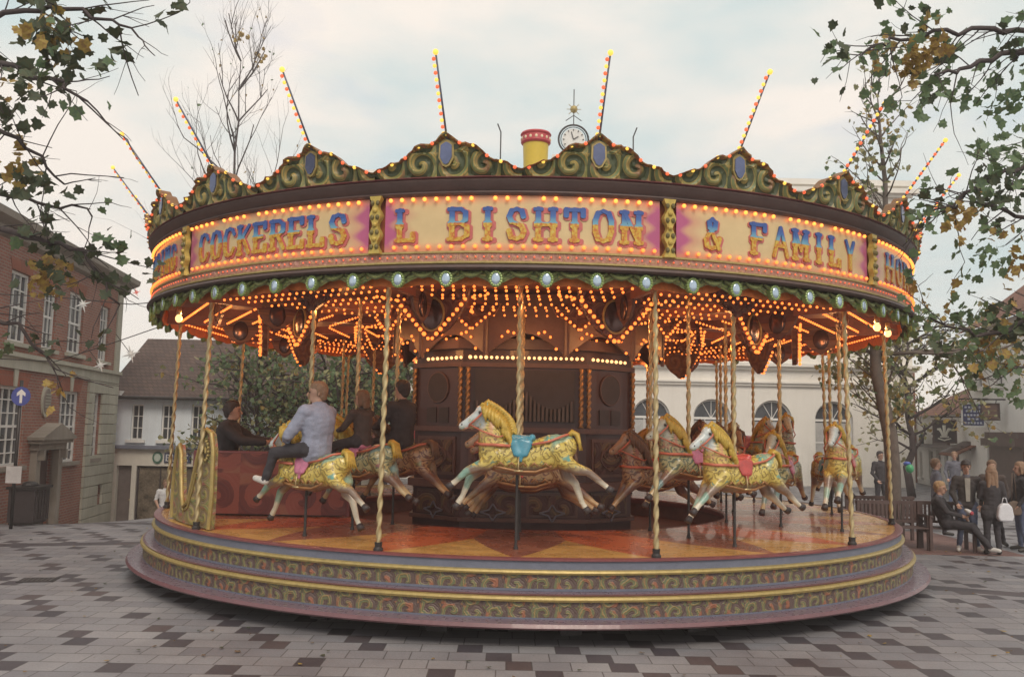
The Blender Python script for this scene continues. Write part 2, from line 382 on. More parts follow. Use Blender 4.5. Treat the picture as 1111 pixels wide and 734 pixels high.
def build_base():
    # two steps and the deck rim
    def step_(prof, nm):
        pass
    # lower step: skirt with plinth edge, scroll band, gold bead, tread
    mb = MB()
    mb.mat(0).lathe([(6.05, .215), (6.40, .205), (6.42, .225), (6.40, .262)], 180)                 # bottom plum lip
    mb.mat(1).lathe([(6.40, .262), (6.385, .264), (6.19, .268)], 180)                              # narrow ledge
    mb.mat(2).lathe([(6.19, .268), (6.19, .285)], 180)
    mb.mat(3).lathe([(6.19, .285), (6.19, .445)], 180)                                             # painted band
    mb.mat(4).lathe([(6.19, .445), (6.225, .452), (6.235, .475), (6.225, .497), (6.19, .505)], 180) # gold bead
    mb.mat(0).lathe([(6.19, .505), (6.20, .518), (6.17, .524)], 180)
    mb.mat(1).lathe([(6.17, .524), (6.0, .528)], 180)
    o = mb.build('lower_step', [pinkish, lilac, bluegrey, scroll_step, gold], ring, smooth='auto')
    mb = MB()
    mb.mat(2).lathe([(6.045, .529), (6.045, .556)], 180)
    mb.mat(3).lathe([(6.045, .556), (6.045, .70)], 180)
    mb.mat(4).lathe([(6.045, .70), (6.08, .707), (6.09, .727), (6.08, .747), (6.045, .755)], 180)
    mb.mat(1).lathe([(6.045, .755), (6.04, .84)], 180)
    mb.mat(0).lathe([(6.04, .84), (6.065, .848), (6.065, .868), (6.04, .872), (5.96, .872)], 180)
    mb.build('deck_rim', [maroon, bluegrey, bluegrey, scroll_step, gold], ring, smooth='auto')
    # deck: annulus with painted zigzag
    mb = MB(); mb.lathe([(5.98, DECK), (5.2, DECK), (4.5, DECK), (3.42, DECK), (3.42, DECK - .09), (5.98, DECK - .09)], 180)
    m, nt, b = setmat('painted_deck'); g = G(nt); x, y, z = g.sep(g.coord('Object'))
    rad = g.m('SQRT', g.m('ADD', g.m('MULTIPLY', x, x), g.m('MULTIPLY', y, y)))
    ang = g.m('SUBTRACT', g.m('ARCTAN2', x, g.m('MULTIPLY', y, -1)), float(PH))
    t = g.m('FRACT', g.m('ADD', g.m('DIVIDE', ang, R_(15)), 48)); tri = g.m('SUBTRACT', 1, g.m('ABSOLUTE', g.m('SUBTRACT', g.m('MULTIPLY', t, 2), 1)))
    rr = g.m('DIVIDE', g.m('SUBTRACT', 6.0, rad), 1.55)
    yel = g.m('LESS_THAN', rr, tri); k = g.m('FLOOR', g.m('ADD', g.m('DIVIDE', ang, R_(15)), 48.5))
    odd = g.m('MODULO', k, 2)
    red = g.mix(odd, (.34, .12, .07), (.58, .14, .05))
    co = g.coord('Object'); w = g.noise(co, 2.2, 5, .65); 
    c = g.mix(yel, red, (.68, .38, .11))
    c = g.mix(.7, c, g.ramp(w, [(.3, (.5, .42, .42)), (.65, (1, 1, 1))]), 'MULTIPLY')
    plank = g.m('GREATER_THAN', g.m('ABSOLUTE', g.m('SUBTRACT', g.m('FRACT', g.m('MULTIPLY', rad, 8)), .5)), .475)
    c = g.mix(g.m('MULTIPLY', plank, .35), c, (.05, .03, .03))
    g.put(b.inputs['Base Color'], c); g.put(b.inputs['Roughness'], g.m('MULTIPLY_ADD', w, .35, .10)); b.inputs['Coat Weight'].default_value = .3
    mb.build('deck', m, ring)
    # gold ring and kerb at the deck's inner edge
    mb = MB(); mb.lathe([(3.42, DECK - .1), (3.40, DECK - .02), (3.42, DECK + .004), (3.45, DECK + .003)], 120); mb.build('deck_edge', maroon, ring)
    mb = MB(); mb.lathe([(3.46, DECK - .1), (3.44, .52), (1.2, .50)], 60); mb.build('pit_lining', pbr('worn_maroon_boards', (.17, .075, .065), .7, 0, .3, 3), ring)
    # dark underframe set back under the skirts, resting on the ground
    mb = MB(); mb.lathe([(5.5, .0), (5.5, .5)], 90)
    for k in range(24):
        a = R_(15 * k + 4); mb.T = Matrix.Rotation(a, 4, 'Z'); mb.box(-.05, .05, -5.72, -1.2, .1, .22); mb.box(-.12, .12, -5.72, -5.45, -.02, .12)
    mb.T = None
    mb.build('underframe', blackpaint, ring)
build_base()

def twisted(h, r=.034, pitch=.16, n=10, per=14):
    """rope-twisted brass tube from z 0 to h"""
    mb = MB(); N = max(8, int(h / pitch * per)); rings = []
    for i in range(N + 1):
        z = h * i / N; tw = 2 * PI * z / pitch / 2
        ringv = []
        for k in range(n):
            a = 2 * PI * k / n; rr = r * (1 + .30 * cos(2 * (a - tw)))
            ringv.append(mb.av((rr * cos(a), rr * sin(a), z)))
        rings.append(ringv)
    for i in range(N):
        for k in range(n): j = (k + 1) % n; mb.af((rings[i][k], rings[i][j], rings[i + 1][j], rings[i + 1][k]))
    mb.af(rings[0][::-1]); mb.af(rings[-1]); return mb
def build_columns():
    col = twisted(3.12, .027, .17, 10, 12)
    first = None
    for k in range(12):
        a = PH + R_(15 + 30 * k); p = pol(5.95, a, DECK)
        if first is None: o = col.build('column', brass, ring, smooth=True); first = o
        else: o = first.copy(); C.objects.link(o)
        o.location = p; o.rotation_euler = (R_(-1.0), 0, a)
        mb = MB(); mb.lathe([(.0, .0), (.055, .0), (.055, .03), (.04, .05), (.045, .1), (.0, .1)], 14)
        bb = mb.build('column_base', darkmetal, o, smooth='auto')
build_columns()

# ---- rounding board with lettering
LET = {
 'A': [[(0, 0), (.5, 1), (1, 0)], [(.2, .36), (.8, .36)]],
 'B': [[(.1, 0), (.1, 1)], [(.1, 1), (.6, 1), (.85, .88), (.85, .65), (.6, .52), (.1, .52)], [(.6, .52), (.95, .4), (.95, .14), (.65, 0), (.1, 0)]],
 'C': [[(.9, .78), (.75, .95), (.5, 1), (.22, .93), (.08, .7), (.08, .3), (.22, .07), (.5, 0), (.75, .05), (.92, .24)]],
 'E': [[(.1, 0), (.1, 1)], [(.1, 1), (.85, 1), (.85, .84)], [(.1, .52), (.62, .52)], [(.1, 0), (.9, 0), (.9, .18)]],
 'F': [[(.1, 0), (.1, 1)], [(.1, 1), (.88, 1), (.88, .82)], [(.1, .52), (.62, .52)]],
 'G': [[(.9, .78), (.75, .95), (.5, 1), (.22, .93), (.08, .7), (.08, .3), (.22, .07), (.5, 0), (.75, .05), (.9, .2), (.9, .42), (.6, .42)]],
 'H': [[(.1, 0), (.1, 1)], [(.9, 0), (.9, 1)], [(.1, .5), (.9, .5)]],
 'I': [[(.5, 0), (.5, 1)]],
 'K': [[(.1, 0), (.1, 1)], [(.88, 1), (.15, .45)], [(.35, .6), (.92, 0)]],
 'L': [[(.1, 0), (.1, 1)], [(.1, 0), (.88, 0), (.88, .2)]],
 'M': [[(.05, 0), (.05, 1), (.5, .3), (.95, 1), (.95, 0)]],
 'N': [[(.1, 0), (.1, 1), (.9, 0), (.9, 1)]],
 'O': [[(.5, 1), (.2, .92), (.06, .68), (.06, .32), (.2, .08), (.5, 0), (.8, .08), (.94, .32), (.94, .68), (.8, .92), (.5, 1)]],
 'P': [[(.1, 0), (.1, 1)], [(.1, 1), (.6, 1), (.9, .86), (.9, .62), (.6, .48), (.1, .48)]],
 'R': [[(.1, 0), (.1, 1)], [(.1, 1), (.6, 1), (.88, .86), (.88, .64), (.6, .5), (.1, .5)], [(.5, .5), (.95, 0)]],
 'S': [[(.86, .76), (.78, .93), (.5, 1), (.22, .93), (.1, .75), (.22, .58), (.5, .5), (.78, .42), (.9, .25), (.78, .07), (.5, 0), (.2, .07), (.1, .26)]],
 'T': [[(.5, 0), (.5, 1)], [(.04, .82), (.04, 1), (.96, 1), (.96, .82)]],
 'Y': [[(.5, 0), (.5, .45), (.08, 1)], [(.5, .45), (.92, 1)]],
 '&': [[(.95, .35), (.8, .08), (.45, 0), (.15, .08), (.1, .28), (.3, .5), (.66, .7), (.7, .88), (.5, 1), (.3, .88), (.34, .7), (.9, 0)]],
 '1': [[(.3, .8), (.5, 1), (.5, 0)]], '8': [[(.5, .52), (.2, .68), (.2, .9), (.5, 1), (.8, .9), (.8, .68), (.5, .52), (.12, .32), (.15, .08), (.5, 0), (.85, .08), (.88, .32), (.5, .52)]],
 '0': [[(.5, 1), (.2, .92), (.1, .68), (.1, .32), (.2, .08), (.5, 0), (.8, .08), (.9, .32), (.9, .68), (.8, .92), (.5, 1)]],
 'D': [[(.1, 0), (.1, 1), (.55, 1), (.85, .85), (.93, .5), (.85, .15), (.55, 0), (.1, 0)]],
 'U': [[(.1, 1), (.1, .25), (.3, .02), (.7, .02), (.9, .25), (.9, 1)]], 'V': [[(.05, 1), (.5, 0), (.95, 1)]], 'W': [[(0, 1), (.25, 0), (.5, .8), (.75, 0), (1, 1)]],
}
SERIF = set('AFHIKLMNPRTYBE')
def letter(mb, ch, w, h, sw, place, d0, d1, serif=True):
    """strokes as thick bars; place(x,z,d)->point"""
    eps = 0
    ends = []
    def bar(ax, az, bx, bz, hw):
        nonlocal eps; eps += .0007
        dx, dz = bx - ax, bz - az; l = math.hypot(dx, dz) or 1; ux, uz = dx / l * hw, dz / l * hw; nx, nz = -uz, ux
        # octagonal-ended bar
        q = [(ax - ux * .45 + nx, az - uz * .45 + nz), (ax - ux * .95 + nx * .5, az - uz * .95 + nz * .5), (ax - ux * .95 - nx * .5, az - uz * .95 - nz * .5), (ax - ux * .45 - nx, az - uz * .45 - nz),
             (bx + ux * .45 - nx, bz + uz * .45 - nz), (bx + ux * .95 - nx * .5, bz + uz * .95 - nz * .5), (bx + ux * .95 + nx * .5, bz + uz * .95 + nz * .5), (bx + ux * .45 + nx, bz + uz * .45 + nz)]
        a = [mb.av(place(x, z, d0)) for x, z in q]; b = [mb.av(place(x, z, d1 + eps)) for x, z in q]; n = len(q)
        mb.af(b)
        for i in range(n): j = (i + 1) % n; mb.af((a[i], a[j], b[j], b[i]))
    for st in LET.get(ch, []):
        for (x0, z0), (x1, z1) in zip(st, st[1:]):
            vert = abs(x1 - x0) < .15
            bar(x0 * w, z0 * h, x1 * w, z1 * h, sw * (1 if vert else .74) / 2)
            if serif and vert and abs(z1 - z0) > .8:
                bar(x0 * w - sw * .12, .5 * h, x0 * w + sw * .12, .5 * h, sw * .72)      # fat waist
                for (x, z) in ((x0, z0), (x1, z1)):
                    if z < .05 or z > .95: bar(x * w - sw * .62, z * h, x * w + sw * .62, z * h, sw * .34)
def build_board():
    # continuous mouldings
    mb = MB()
    mb.mat(0).lathe([(6.20, 4.78), (6.29, 4.785), (6.31, 4.81), (6.30, 4.83), (6.32, 4.85), (6.35, 4.90), (6.365, 4.935), (6.35, 4.955), (6.2, 4.96)], 180)
    mb.mat(1).lathe([(6.35, 4.957), (6.375, 4.966), (6.355, 4.98), (6.2, 4.982)], 180)
    mb.build('cornice', [darkbrown, maroon], ring, smooth='auto')
    mb = MB()
    mb.mat(0).lathe([(6.26, 4.165), (6.285, 4.165), (6.285, 4.145), (6.27, 4.14)], 180)
    mb.mat(1).lathe([(6.27, 4.14), (6.275, 4.055)], 180)
    mb.mat(0).lathe([(6.275, 4.055), (6.30, 4.05), (6.30, 4.03), (6.28, 4.02)], 180)
    mb.mat(2).lathe([(6.28, 4.02), (6.33, 4.005), (6.345, 3.975), (6.32, 3.955), (6.1, 3.95)], 180)
    band = scroll('pink_rope_band', (.42, .20, .16), (.55, .34, .16), (.30, .10, .10), (.50, .25, .20), .12, .09, .5, 10)
    mb.build('lower_moulding', [gold, band, darkbrown], ring, smooth='auto')
    # inner face of the boards
    red_in = pbr('red_inner_boards', (.48, .13, .05), .5, 0, .3, 5)
    mb = MB(); mb.lathe([(6.19, 4.93), (6.19, 3.96)], 120); mb.build('inner_lining', red_in, ring, smooth=True)
    # panel paint: cream with pink vignetted ends
    m, nt, b = setmat('lettered_panel_paint'); g = G(nt); u, v, _ = g.sep(g.coord('UV')); co = g.coord('Object')
    e = g.m('ABSOLUTE', g.m('SUBTRACT', u, .5)); w = g.noise(co, 5, 3, .6)
    e2 = g.m('ADD', e, g.m('MULTIPLY', g.m('COSINE', g.m('MULTIPLY', v, 18.8)), .016))
    vv = g.m('ABSOLUTE', g.m('SUBTRACT', v, .5))
    c = g.ramp(e2, [(.38, (.66, .49, .25)), (.445, (.62, .33, .20)), (.474, (.46, .09, .22))])
    c2 = g.ramp(vv, [(.33, (0, 0, 0)), (.46, (1, 1, 1))])
    c = g.mix(g.m('MULTIPLY', c2, .8), c, (.64, .25, .12))
    c = g.mix(.25, c, g.ramp(w, [(.3, (.6, .55, .5)), (.7, (1, 1, 1))]), 'MULTIPLY')
    g.put(b.inputs['Base Color'], c); b.inputs['Roughness'].default_value = .35; b.inputs['Coat Weight'].default_value = .3
    # lettering paint: blue above, ornamental gold below
    ml, nt, b = setmat('lettering_paint'); g = G(nt); x, y, z = g.sep(g.coord('Object')); co = g.coord('Object')
    nz = g.noise(co, 30, 2, .6); top = g.m('GREATER_THAN', g.m('ADD', z, g.m('MULTIPLY', nz, .02)), 4.485)
    blue = g.ramp(g.step(z, 4.47, 4.63), [(0, (.16, .36, .46)), (.5, (.05, .14, .38)), (1, (.04, .09, .30))])
    gd = g.ramp(nz, [(.35, (.50, .13, .02)), (.55, (.58, .36, .04)), (.7, (.60, .45, .10))])
    g.put(b.inputs['Base Color'], g.mix(top, gd, blue)); b.inputs['Roughness'].default_value = .4
    mshadow = pbr('red_letter_shadow', (.52, .13, .12), .45, 0, .2, 20)
    texts = {0: ('L BISHTON', .20, .80), -1: ('COCKERELS', .215, .84), 1: ('& FAMILY', .20, .82), -2: ('GALLOPING', .185, .84), 2: ('HORSES', .24, .8)}
    RP = 6.262
    for k in range(12):
        kk = k if k < 7 else k - 12; ac = PH + R_(30 * kk); half = R_(14.1)
        mb = MB(); n = 16; rows = [4.165, 4.3, 4.62, 4.785]
        g_ = [[mb.av(pol(RP, ac - half + 2 * half * i / n, z)) for z in rows] for i in range(n + 1)]
        for i in range(n):
            for j in range(3):
                uv = [(i / n, (rows[j] - 4.165) / .62), ((i + 1) / n, (rows[j] - 4.165) / .62), ((i + 1) / n, (rows[j + 1] - 4.165) / .62), (i / n, (rows[j + 1] - 4.165) / .62)]
                mb.af((g_[i][j], g_[i + 1][j], g_[i + 1][j + 1], g_[i][j + 1]), uv)
        # thin inner face
        pn = mb.build('sign_panel', m, ring, smooth=True)
        if kk in texts:
            tx, cw, fill = texts[kk]; sp = (2 * 6.26 * half * fill) / len(tx); h = .335
            if kk == 0: sp = .315
            tot = sp * (len(tx) - 1)
            for i, ch in enumerate(tx):
                s0 = -tot / 2 + i * sp - cw / 2
                if kk == 0 and i > 1: s0 += -.05
                if kk == 0 and i == 0: s0 -= .02
                def place(x, z, d, s0=s0): return pol(RP + d, ac + (s0 + x) / RP, 4.295 + z)
                def place2(x, z, d, s0=s0): return pol(RP + d, ac + (s0 + x + .014) / RP, 4.283 + z)
                if ch == ' ': continue
                mbl = MB(); mbl.mat(1); letter(mbl, ch, cw, h, .094, place2, .0, .006); mbl.mat(0); letter(mbl, ch, cw, h, .060, place, .004, .022)
                mbl.build('letter', [ml, mshadow], pn)
    # carved uprights between the panels
    for k in range(12):
        ac = PH + R_(15 + 30 * k); mb = MB()
        pts = []
        for side in (-1, 1):
            seq = [(side * (.058 + .024 * cos(z * 2 * PI * 3.0)), z) for z in [i / 18 for i in range(19)]]
            pts += seq if side < 0 else seq[::-1]
        f = [pol(6.262, ac + x / 6.26, 4.15 + z * .65) for x, z in pts]; bk = [pol(6.325, ac + x * .85 / 6.26, 4.15 + z * .65) for x, z in pts]
        a = [mb.av(p) for p in f]; b_ = [mb.av(p) for p in bk]; n = len(a)
        for i in range(n): j = (i + 1) % n; mb.af((a[i], a[j], b_[j], b_[i]))
        for i in range(18): mb.af((b_[i], b_[i + 1], b_[n - 2 - i], b_[n - 1 - i]))
        for side in (-1, 1):
            for z in (.12, .37, .63, .88):
                c = pol(6.33, ac + side * .032 / 6.26, 4.15 + z * .65); mb.mat(1).sphere(c, .024, 8, 5, (1, 1, 1.3))
        mb.mat(0)
        for z in (.25, .5, .75): mb.sphere(pol(6.33, ac, 4.15 + z * .65), .03, 8, 5)
        mb.build('panel_divider', [pbr('divider_gilding', (.52, .38, .09), .4, .25, .25, 14, .2), pbr('olive_gilding', (.16, .13, .05), .4, .3, .3, 10)], ring, smooth='auto')
build_board()

def build_crown():
    mi = bluemirror
    n, rws = 44, 22
    def top(t):
        a = abs(t); s = (.5 * (1 + cos(PI * a))) ** .95
        return 5.06 + .33 * s + .022 * cos(a * PI * 5.0) * (1 - .3 * a) + (.035 if a < .16 else 0) * (1 - a / .16)
    def relief(u, v):
        # spiral scrolls in world metres
        px = .36; cx = math.floor(u / px); uu = (u / px - cx - .5) * px; vp = .27; cv = math.floor(v / vp); vv = (v / vp - cv - .5) * vp
        r = math.hypot(uu, vv); a = math.atan2(vv, uu) * (1 if cx % 2 else -1)
        return .5 + .5 * sin(a + r * 42)
    proto = None
    for k in range(24):
        ac = PH + R_(7.5 + 15 * k)
        if proto is None:
            mb = MB(); hw = R_(7.5) * 6.4; front = []
            for i in range(n + 1):
                t = -1 + 2 * i / n; u = t * hw; col = []
                for j in range(rws + 1):
                    w = j / rws; z = 4.975 + (top(t) - 4.975) * w
                    sh = abs(t) < .15 and .38 < w < .92
                    d = 6.31 + .05 * w + (.055 * relief(u + hw, z - 4.975) if not sh else .02) + (.05 if w > .93 else 0)
                    a = u / 6.4; col.append((mb.av(pol(d, a, z)), u + hw, z - 4.975))
                front.append(col)
            for i in range(n):
                for j in range(rws):
                    q = (front[i][j], front[i + 1][j], front[i + 1][j + 1], front[i][j + 1])
                    mb.mat(1 if j >= rws - 2 else 0).af([x[0] for x in q], [(x[1], x[2]) for x in q])
            # back and top
            mb.mat(2); bk = []
            for i in range(n + 1):
                t = -1 + 2 * i / n; a = t * R_(7.5); bk.append((mb.av(pol(6.25, a, 4.975)), mb.av(pol(6.28, a, top(t) - .005))))
            for i in range(n):
                mb.af((bk[i][0], bk[i][1], bk[i + 1][1], bk[i + 1][0]))
                mb.mat(1).af((front[i][rws][0], front[i + 1][rws][0], bk[i + 1][1], bk[i][1])); mb.mat(2)
            rim = scroll('crown_rim_gilding', (.30, .10, .04), (.46, .30, .06), (.40, .14, .05), (.18, .16, .06), .09, .2, .45, 8)
            o = mb.build('crown_panel', [scroll_crown, rim, darkbrown], ring, smooth='auto'); proto = o
            # mirror shield
            mb = MB(); pts = [(-.062, .1), (-.066, -.03), (-.03, -.10), (0, -.115), (.03, -.10), (.066, -.03), (.062, .1), (.03, .125), (0, .14), (-.03, .125)]
            mb.mat(0).prism([(x, z + 5.215) for x, z in pts], -6.40, -6.36); mb.mat(1).prism([(x * 1.3, z * 1.22 + 5.215) for x, z in pts], -6.385, -6.34)
            shield = mb.build('mirror', [mi, gold], o)
            mb = MB(); cols = 2
            bl = MB(); 
            for i in range(11):  # glowing beads stand in for the red and gold gilding of the rim
                t = -1 + 2 * (i + .5) / 11; a = t * R_(7.5); bl.mat(i % 2).sphere(pol(6.42, a, top(t) - .012), .021, 8, 5)
            bl_o = bl.build('edge_beads', [bulb_r, bulb_g], o, smooth=True, kind='stuff')
            # light pole
            p0 = Vector((0, -6.30, 5.30)); p1 = Vector((0, -6.95, 6.13)); q = MB(); q.tube([p0, p1], [.013, .010], 6)
            q.mat(1)
            for i in range(13):
                p = p0.lerp(p1, .17 + .83 * i / 12); q.mat(1 + (i + 1) % 2)
                q.sphere(p + Vector((-.028, -.01, 0)) * (1 if i < 12 else 0), .022 if i < 12 else .032, 8, 5)
            q.mat(3).tube([p0 - (p1 - p0) * .05, p0 + (p1 - p0) * .06], [.03, .02], 8)
            pole = q.build('light_pole', [bluegrey, bulb_r, bulb_g, gold], ring, smooth=True)
            o.rotation_euler.z = ac; pole.rotation_euler.z = ac; kids = [shield, bl_o]
        else:
            o2 = proto.copy(); C.objects.link(o2); o2.rotation_euler.z = ac
            for c in kids: d = c.copy(); C.objects.link(d); d.parent = o2
            d = pole.copy(); C.objects.link(d); d.rotation_euler.z = ac
build_crown()

def build_under():
    # roof tilt, chimney, ceiling boards
    canvas = pbr('grey_canvas_tilt', (.30, .28, .25), .8, 0, .1, 1)
    mb = MB(); mb.lathe([(6.34, 4.97), (3.5, 5.5), (.6, 6.05), (0, 6.1)], 96); mb.build('roof', canvas, ring)
    mb = MB(); mb.mat(0).lathe([(.185, 5.9), (.19, 6.2), (.235, 7.42)], 28); mb.build('chimney', [pbr('yellow_enamel', (.62, .44, .05), .4, 0, .1, 3)], ring, smooth=True).location = (.07, 0, 0)
    ch = [o for o in ALL() if o.name == 'chimney'][0]
    mb = MB(); mb.lathe([(.2, 7.42), (.25, 7.42), (.275, 7.45), (.262, 7.57), (.285, 7.60), (.27, 7.63), (.22, 7.63), (.2, 7.42)], 28)
    mb.mat(1)
    for k in range(16): a = 2 * PI * k / 16; mb.T = Matrix.Translation(pol(.27, a, 7.51)) @ Matrix.Rotation(a, 4, 'Z'); mb.sphere((0, 0, 0), .026, 8, 5, (1, .5, 1.2))
    cl = mb.build('chimney_collar', [pbr('red_enamel', (.45, .05, .06), .4, 0, .1, 3), pbr('cream_spot', (.75, .6, .4), .5)], ch, smooth='auto')
    ceil = pbr('ceiling_boards', (.24, .085, .045), .5, 0, .35, 4, .2)
    mb = MB(); mb.lathe([(6.18, 4.16), (5.4, 4.22), (3.0, 4.35), (1.6, 4.4), (0, 4.4)], 72); mb.build('ceiling', ceil, ring)
    # pendant fringe: green-gold drops with oval mirrors every 5 degrees
    frm = scroll('green_gilt_fringe', (.16, .19, .08), (.44, .42, .13), (.20, .34, .13), (.40, .32, .11), .10, .12, .4, 9)
    mb = MB(); N = 72 * 8; prev = None
    for i in range(N + 1):
        a = PH + R_(5) * i / 8 + R_(-2.4); ph = (i / 8) % 1
        drop = .07 + .085 * abs(cos(PI * ph)) ** 2.5
        cur = (mb.av(pol(6.20, a, 3.965)), mb.av(pol(6.235, a, 3.965 - drop * .55)), mb.av(pol(6.21, a, 3.965 - drop)))
        if prev:
            for q in (0, 1): mb.af((prev[q], cur[q], cur[q + 1], prev[q + 1]), [((i - 1) * .068, q * .06), (i * .068, q * .06), (i * .068, q * .06 + .06), ((i - 1) * .068, q * .06 + .06)])
        prev = cur
    for i in range(144):
        a = PH + R_(2.5 * i + .1); pts = [pol(6.25, a - R_(1.1), 3.945), pol(6.262, a - R_(.5), 3.905), pol(6.265, a, 3.895), pol(6.262, a + R_(.5), 3.905), pol(6.25, a + R_(1.1), 3.945)]
        mb.tube(pts, [.012, .024, .030, .024, .012], 6)
    fr = mb.build('pendant_fringe', frm, ring, smooth='auto')
    prot = None
    for i in range(72):
        a = PH + R_(5 * i - 2.4)
        if prot is None:
            mb = MB()
            mb.mat(1)
            for q in range(16): t = 2 * PI * q / 16; mb.sphere((.062 * cos(t), -6.29, 3.855 + .075 * sin(t)), .020, 7, 4)
            mb.prism([(.065 * cos(2 * PI * q / 20), 3.855 + .08 * sin(2 * PI * q / 20)) for q in range(20)], -6.295, -6.225)
            mb.mat(0).sphere((0, -6.296, 3.855), .058, 14, 7, (.85, .28, 1.2))
            prot = mb.build('mirror_drop', [mirror, pbr('green_gilt', (.22, .30, .10), .4, .2, .3, 20)], ring, smooth='auto'); prot.rotation_euler.z = a
        else:
            o = prot.copy(); C.objects.link(o); o.rotation_euler.z = a
            if i % 3 == 1:
                pass
    # inner drapery: orange scalloped valance behind the fringe
    mb = MB(); N = 36 * 10; prev = None; val = pbr('orange_valance', (.66, .17, .035), .6, 0, .35, 6)
    for i in range(N + 1):
        a = 2 * PI * i / N; ph = (i / 10) % 1; dr = 3.90 - .085 * abs(sin(PI * ph)) ** .6 - .03 * abs(sin(3 * PI * ph))
        cur = (mb.av(pol(6.12, a, 4.1)), mb.av(pol(6.09, a, 3.98)), mb.av(pol(6.12, a, dr)))
        if prev and True:
            for q in (0, 1): mb.af((prev[q], cur[q], cur[q + 1], prev[q + 1]))
        prev = cur
    mb.build('valance', val, ring)
    # swifts (radial beams) with shields and bulb lines
    beam = pbr('swift_wood', (.24, .08, .055), .45, 0, .3, 5)
    shieldp = scroll('shield_carving', (.12, .045, .035), (.26, .13, .06), (.15, .07, .045), (.20, .09, .06), .3, .3, .5, 12, coord='Object')
    bproto = None
    for k in range(12):
        a = PH + R_(15 + 30 * k)
        if bproto is None:
            mb = MB(); mb.box(-.05, .05, -6.15, -1.3, 3.98, 4.12); mb.box(-.035, .035, -6.1, -5.2, 3.84, 3.98)
            b0 = mb.build('swift_beam', beam, ring)
            # rounded triangular shield with oval mirror, hanging from the swift
            pts = [(-.50, 4.02), (-.46, 3.86), (-.42, 3.80), (-.33, 3.62), (-.24, 3.52), (-.13, 3.45), (0, 3.36), (.13, 3.45), (.24, 3.52), (.33, 3.62), (.42, 3.80), (.46, 3.86), (.50, 4.02)]
            mb = MB(); mb.prism(pts, -4.56, -4.50)
            for s in (-1, 1):
                for j in range(7): t = j / 6; mb.sphere((s * (.42 - .36 * t), -4.57, 3.86 - .44 * t), .05, 8, 5, (1, .5, 1))
                for t_ in range(22):
                    q = t_ / 21 * 2.2 * PI; r_ = .02 + .10 * t_ / 21; mb.sphere((s * .32 + r_ * cos(q) * s, -4.575, 3.93 + r_ * sin(q) * .7), .022, 6, 4, (1, .5, 1))
            sh = mb.build('shield', shieldp, ring, smooth='auto')
            mb = MB(); mb.mat(0).sphere((0, -4.575, 3.70), .18, 20, 9, (.85, .12, 1.12))
            mb.mat(1).tube([(.165 * cos(2 * PI * q / 24), -4.58, 3.70 + .215 * sin(2 * PI * q / 24)) for q in range(25)], .016, 6, cap=False)
            so = mb.build('oval_mirror', [mirror_in, gold], sh, smooth='auto')
            mb = MB(); mb.prism([(-4.95 + x * .72, 4.0 - (4.02 - z) * .72) for x, z in pts], -.02, .02, 'x')
            for s_ in (-1, 1): mb.mat(1).sphere((s_ * .03, -4.95, 3.77), .14, 16, 8, (.15, .9, 1.15)); mb.mat(0)
            sr = mb.build('swift_shield', [shieldp, mirror_in], ring, smooth='auto'); sr.rotation_euler.z = a
            bproto = (b0, sh, so, sr)
            b0.rotation_euler.z = a; sh.rotation_euler.z = a
        else:
            o = bproto[0].copy(); C.objects.link(o); o.rotation_euler.z = a
            o = bproto[3].copy(); C.objects.link(o); o.rotation_euler.z = a
            o = bproto[1].copy(); C.objects.link(o); o.rotation_euler.z = a
            d = bproto[2].copy(); C.objects.link(d); d.parent = o
    # bigger scallop boards between the swifts, nearer the rim and further in
    pr = None
    for rr, off, cnt, sc in ((5.35, 0, 12, .8), (3.0, 15, 12, .72)):
        for k in range(cnt):
            a = PH + R_(off + 30 * k)
            if off == 0 and abs(math.remainder(a, 2 * PI)) < R_(20): continue
            mb = MB(); P = [(-.5, 4.05), (-.40, 3.84), (-.2, 3.72), (0, 3.60), (.2, 3.72), (.40, 3.84), (.5, 4.05)]
            mb.prism([(x * sc * 1.2, 4.05 - (4.05 - z) * sc) for x, z in P], -rr - .02, -rr + .02)
            for s in (-1, 1):
                for j in range(5): mb.sphere((s * sc * (.44 - .1 * j), -rr - .03, 3.96 - .06 * j), .04, 7, 4, (1, .5, 1))
            o = mb.build('scallop_board', shieldp, ring, smooth='auto'); o.rotation_euler.z = a
build_under()

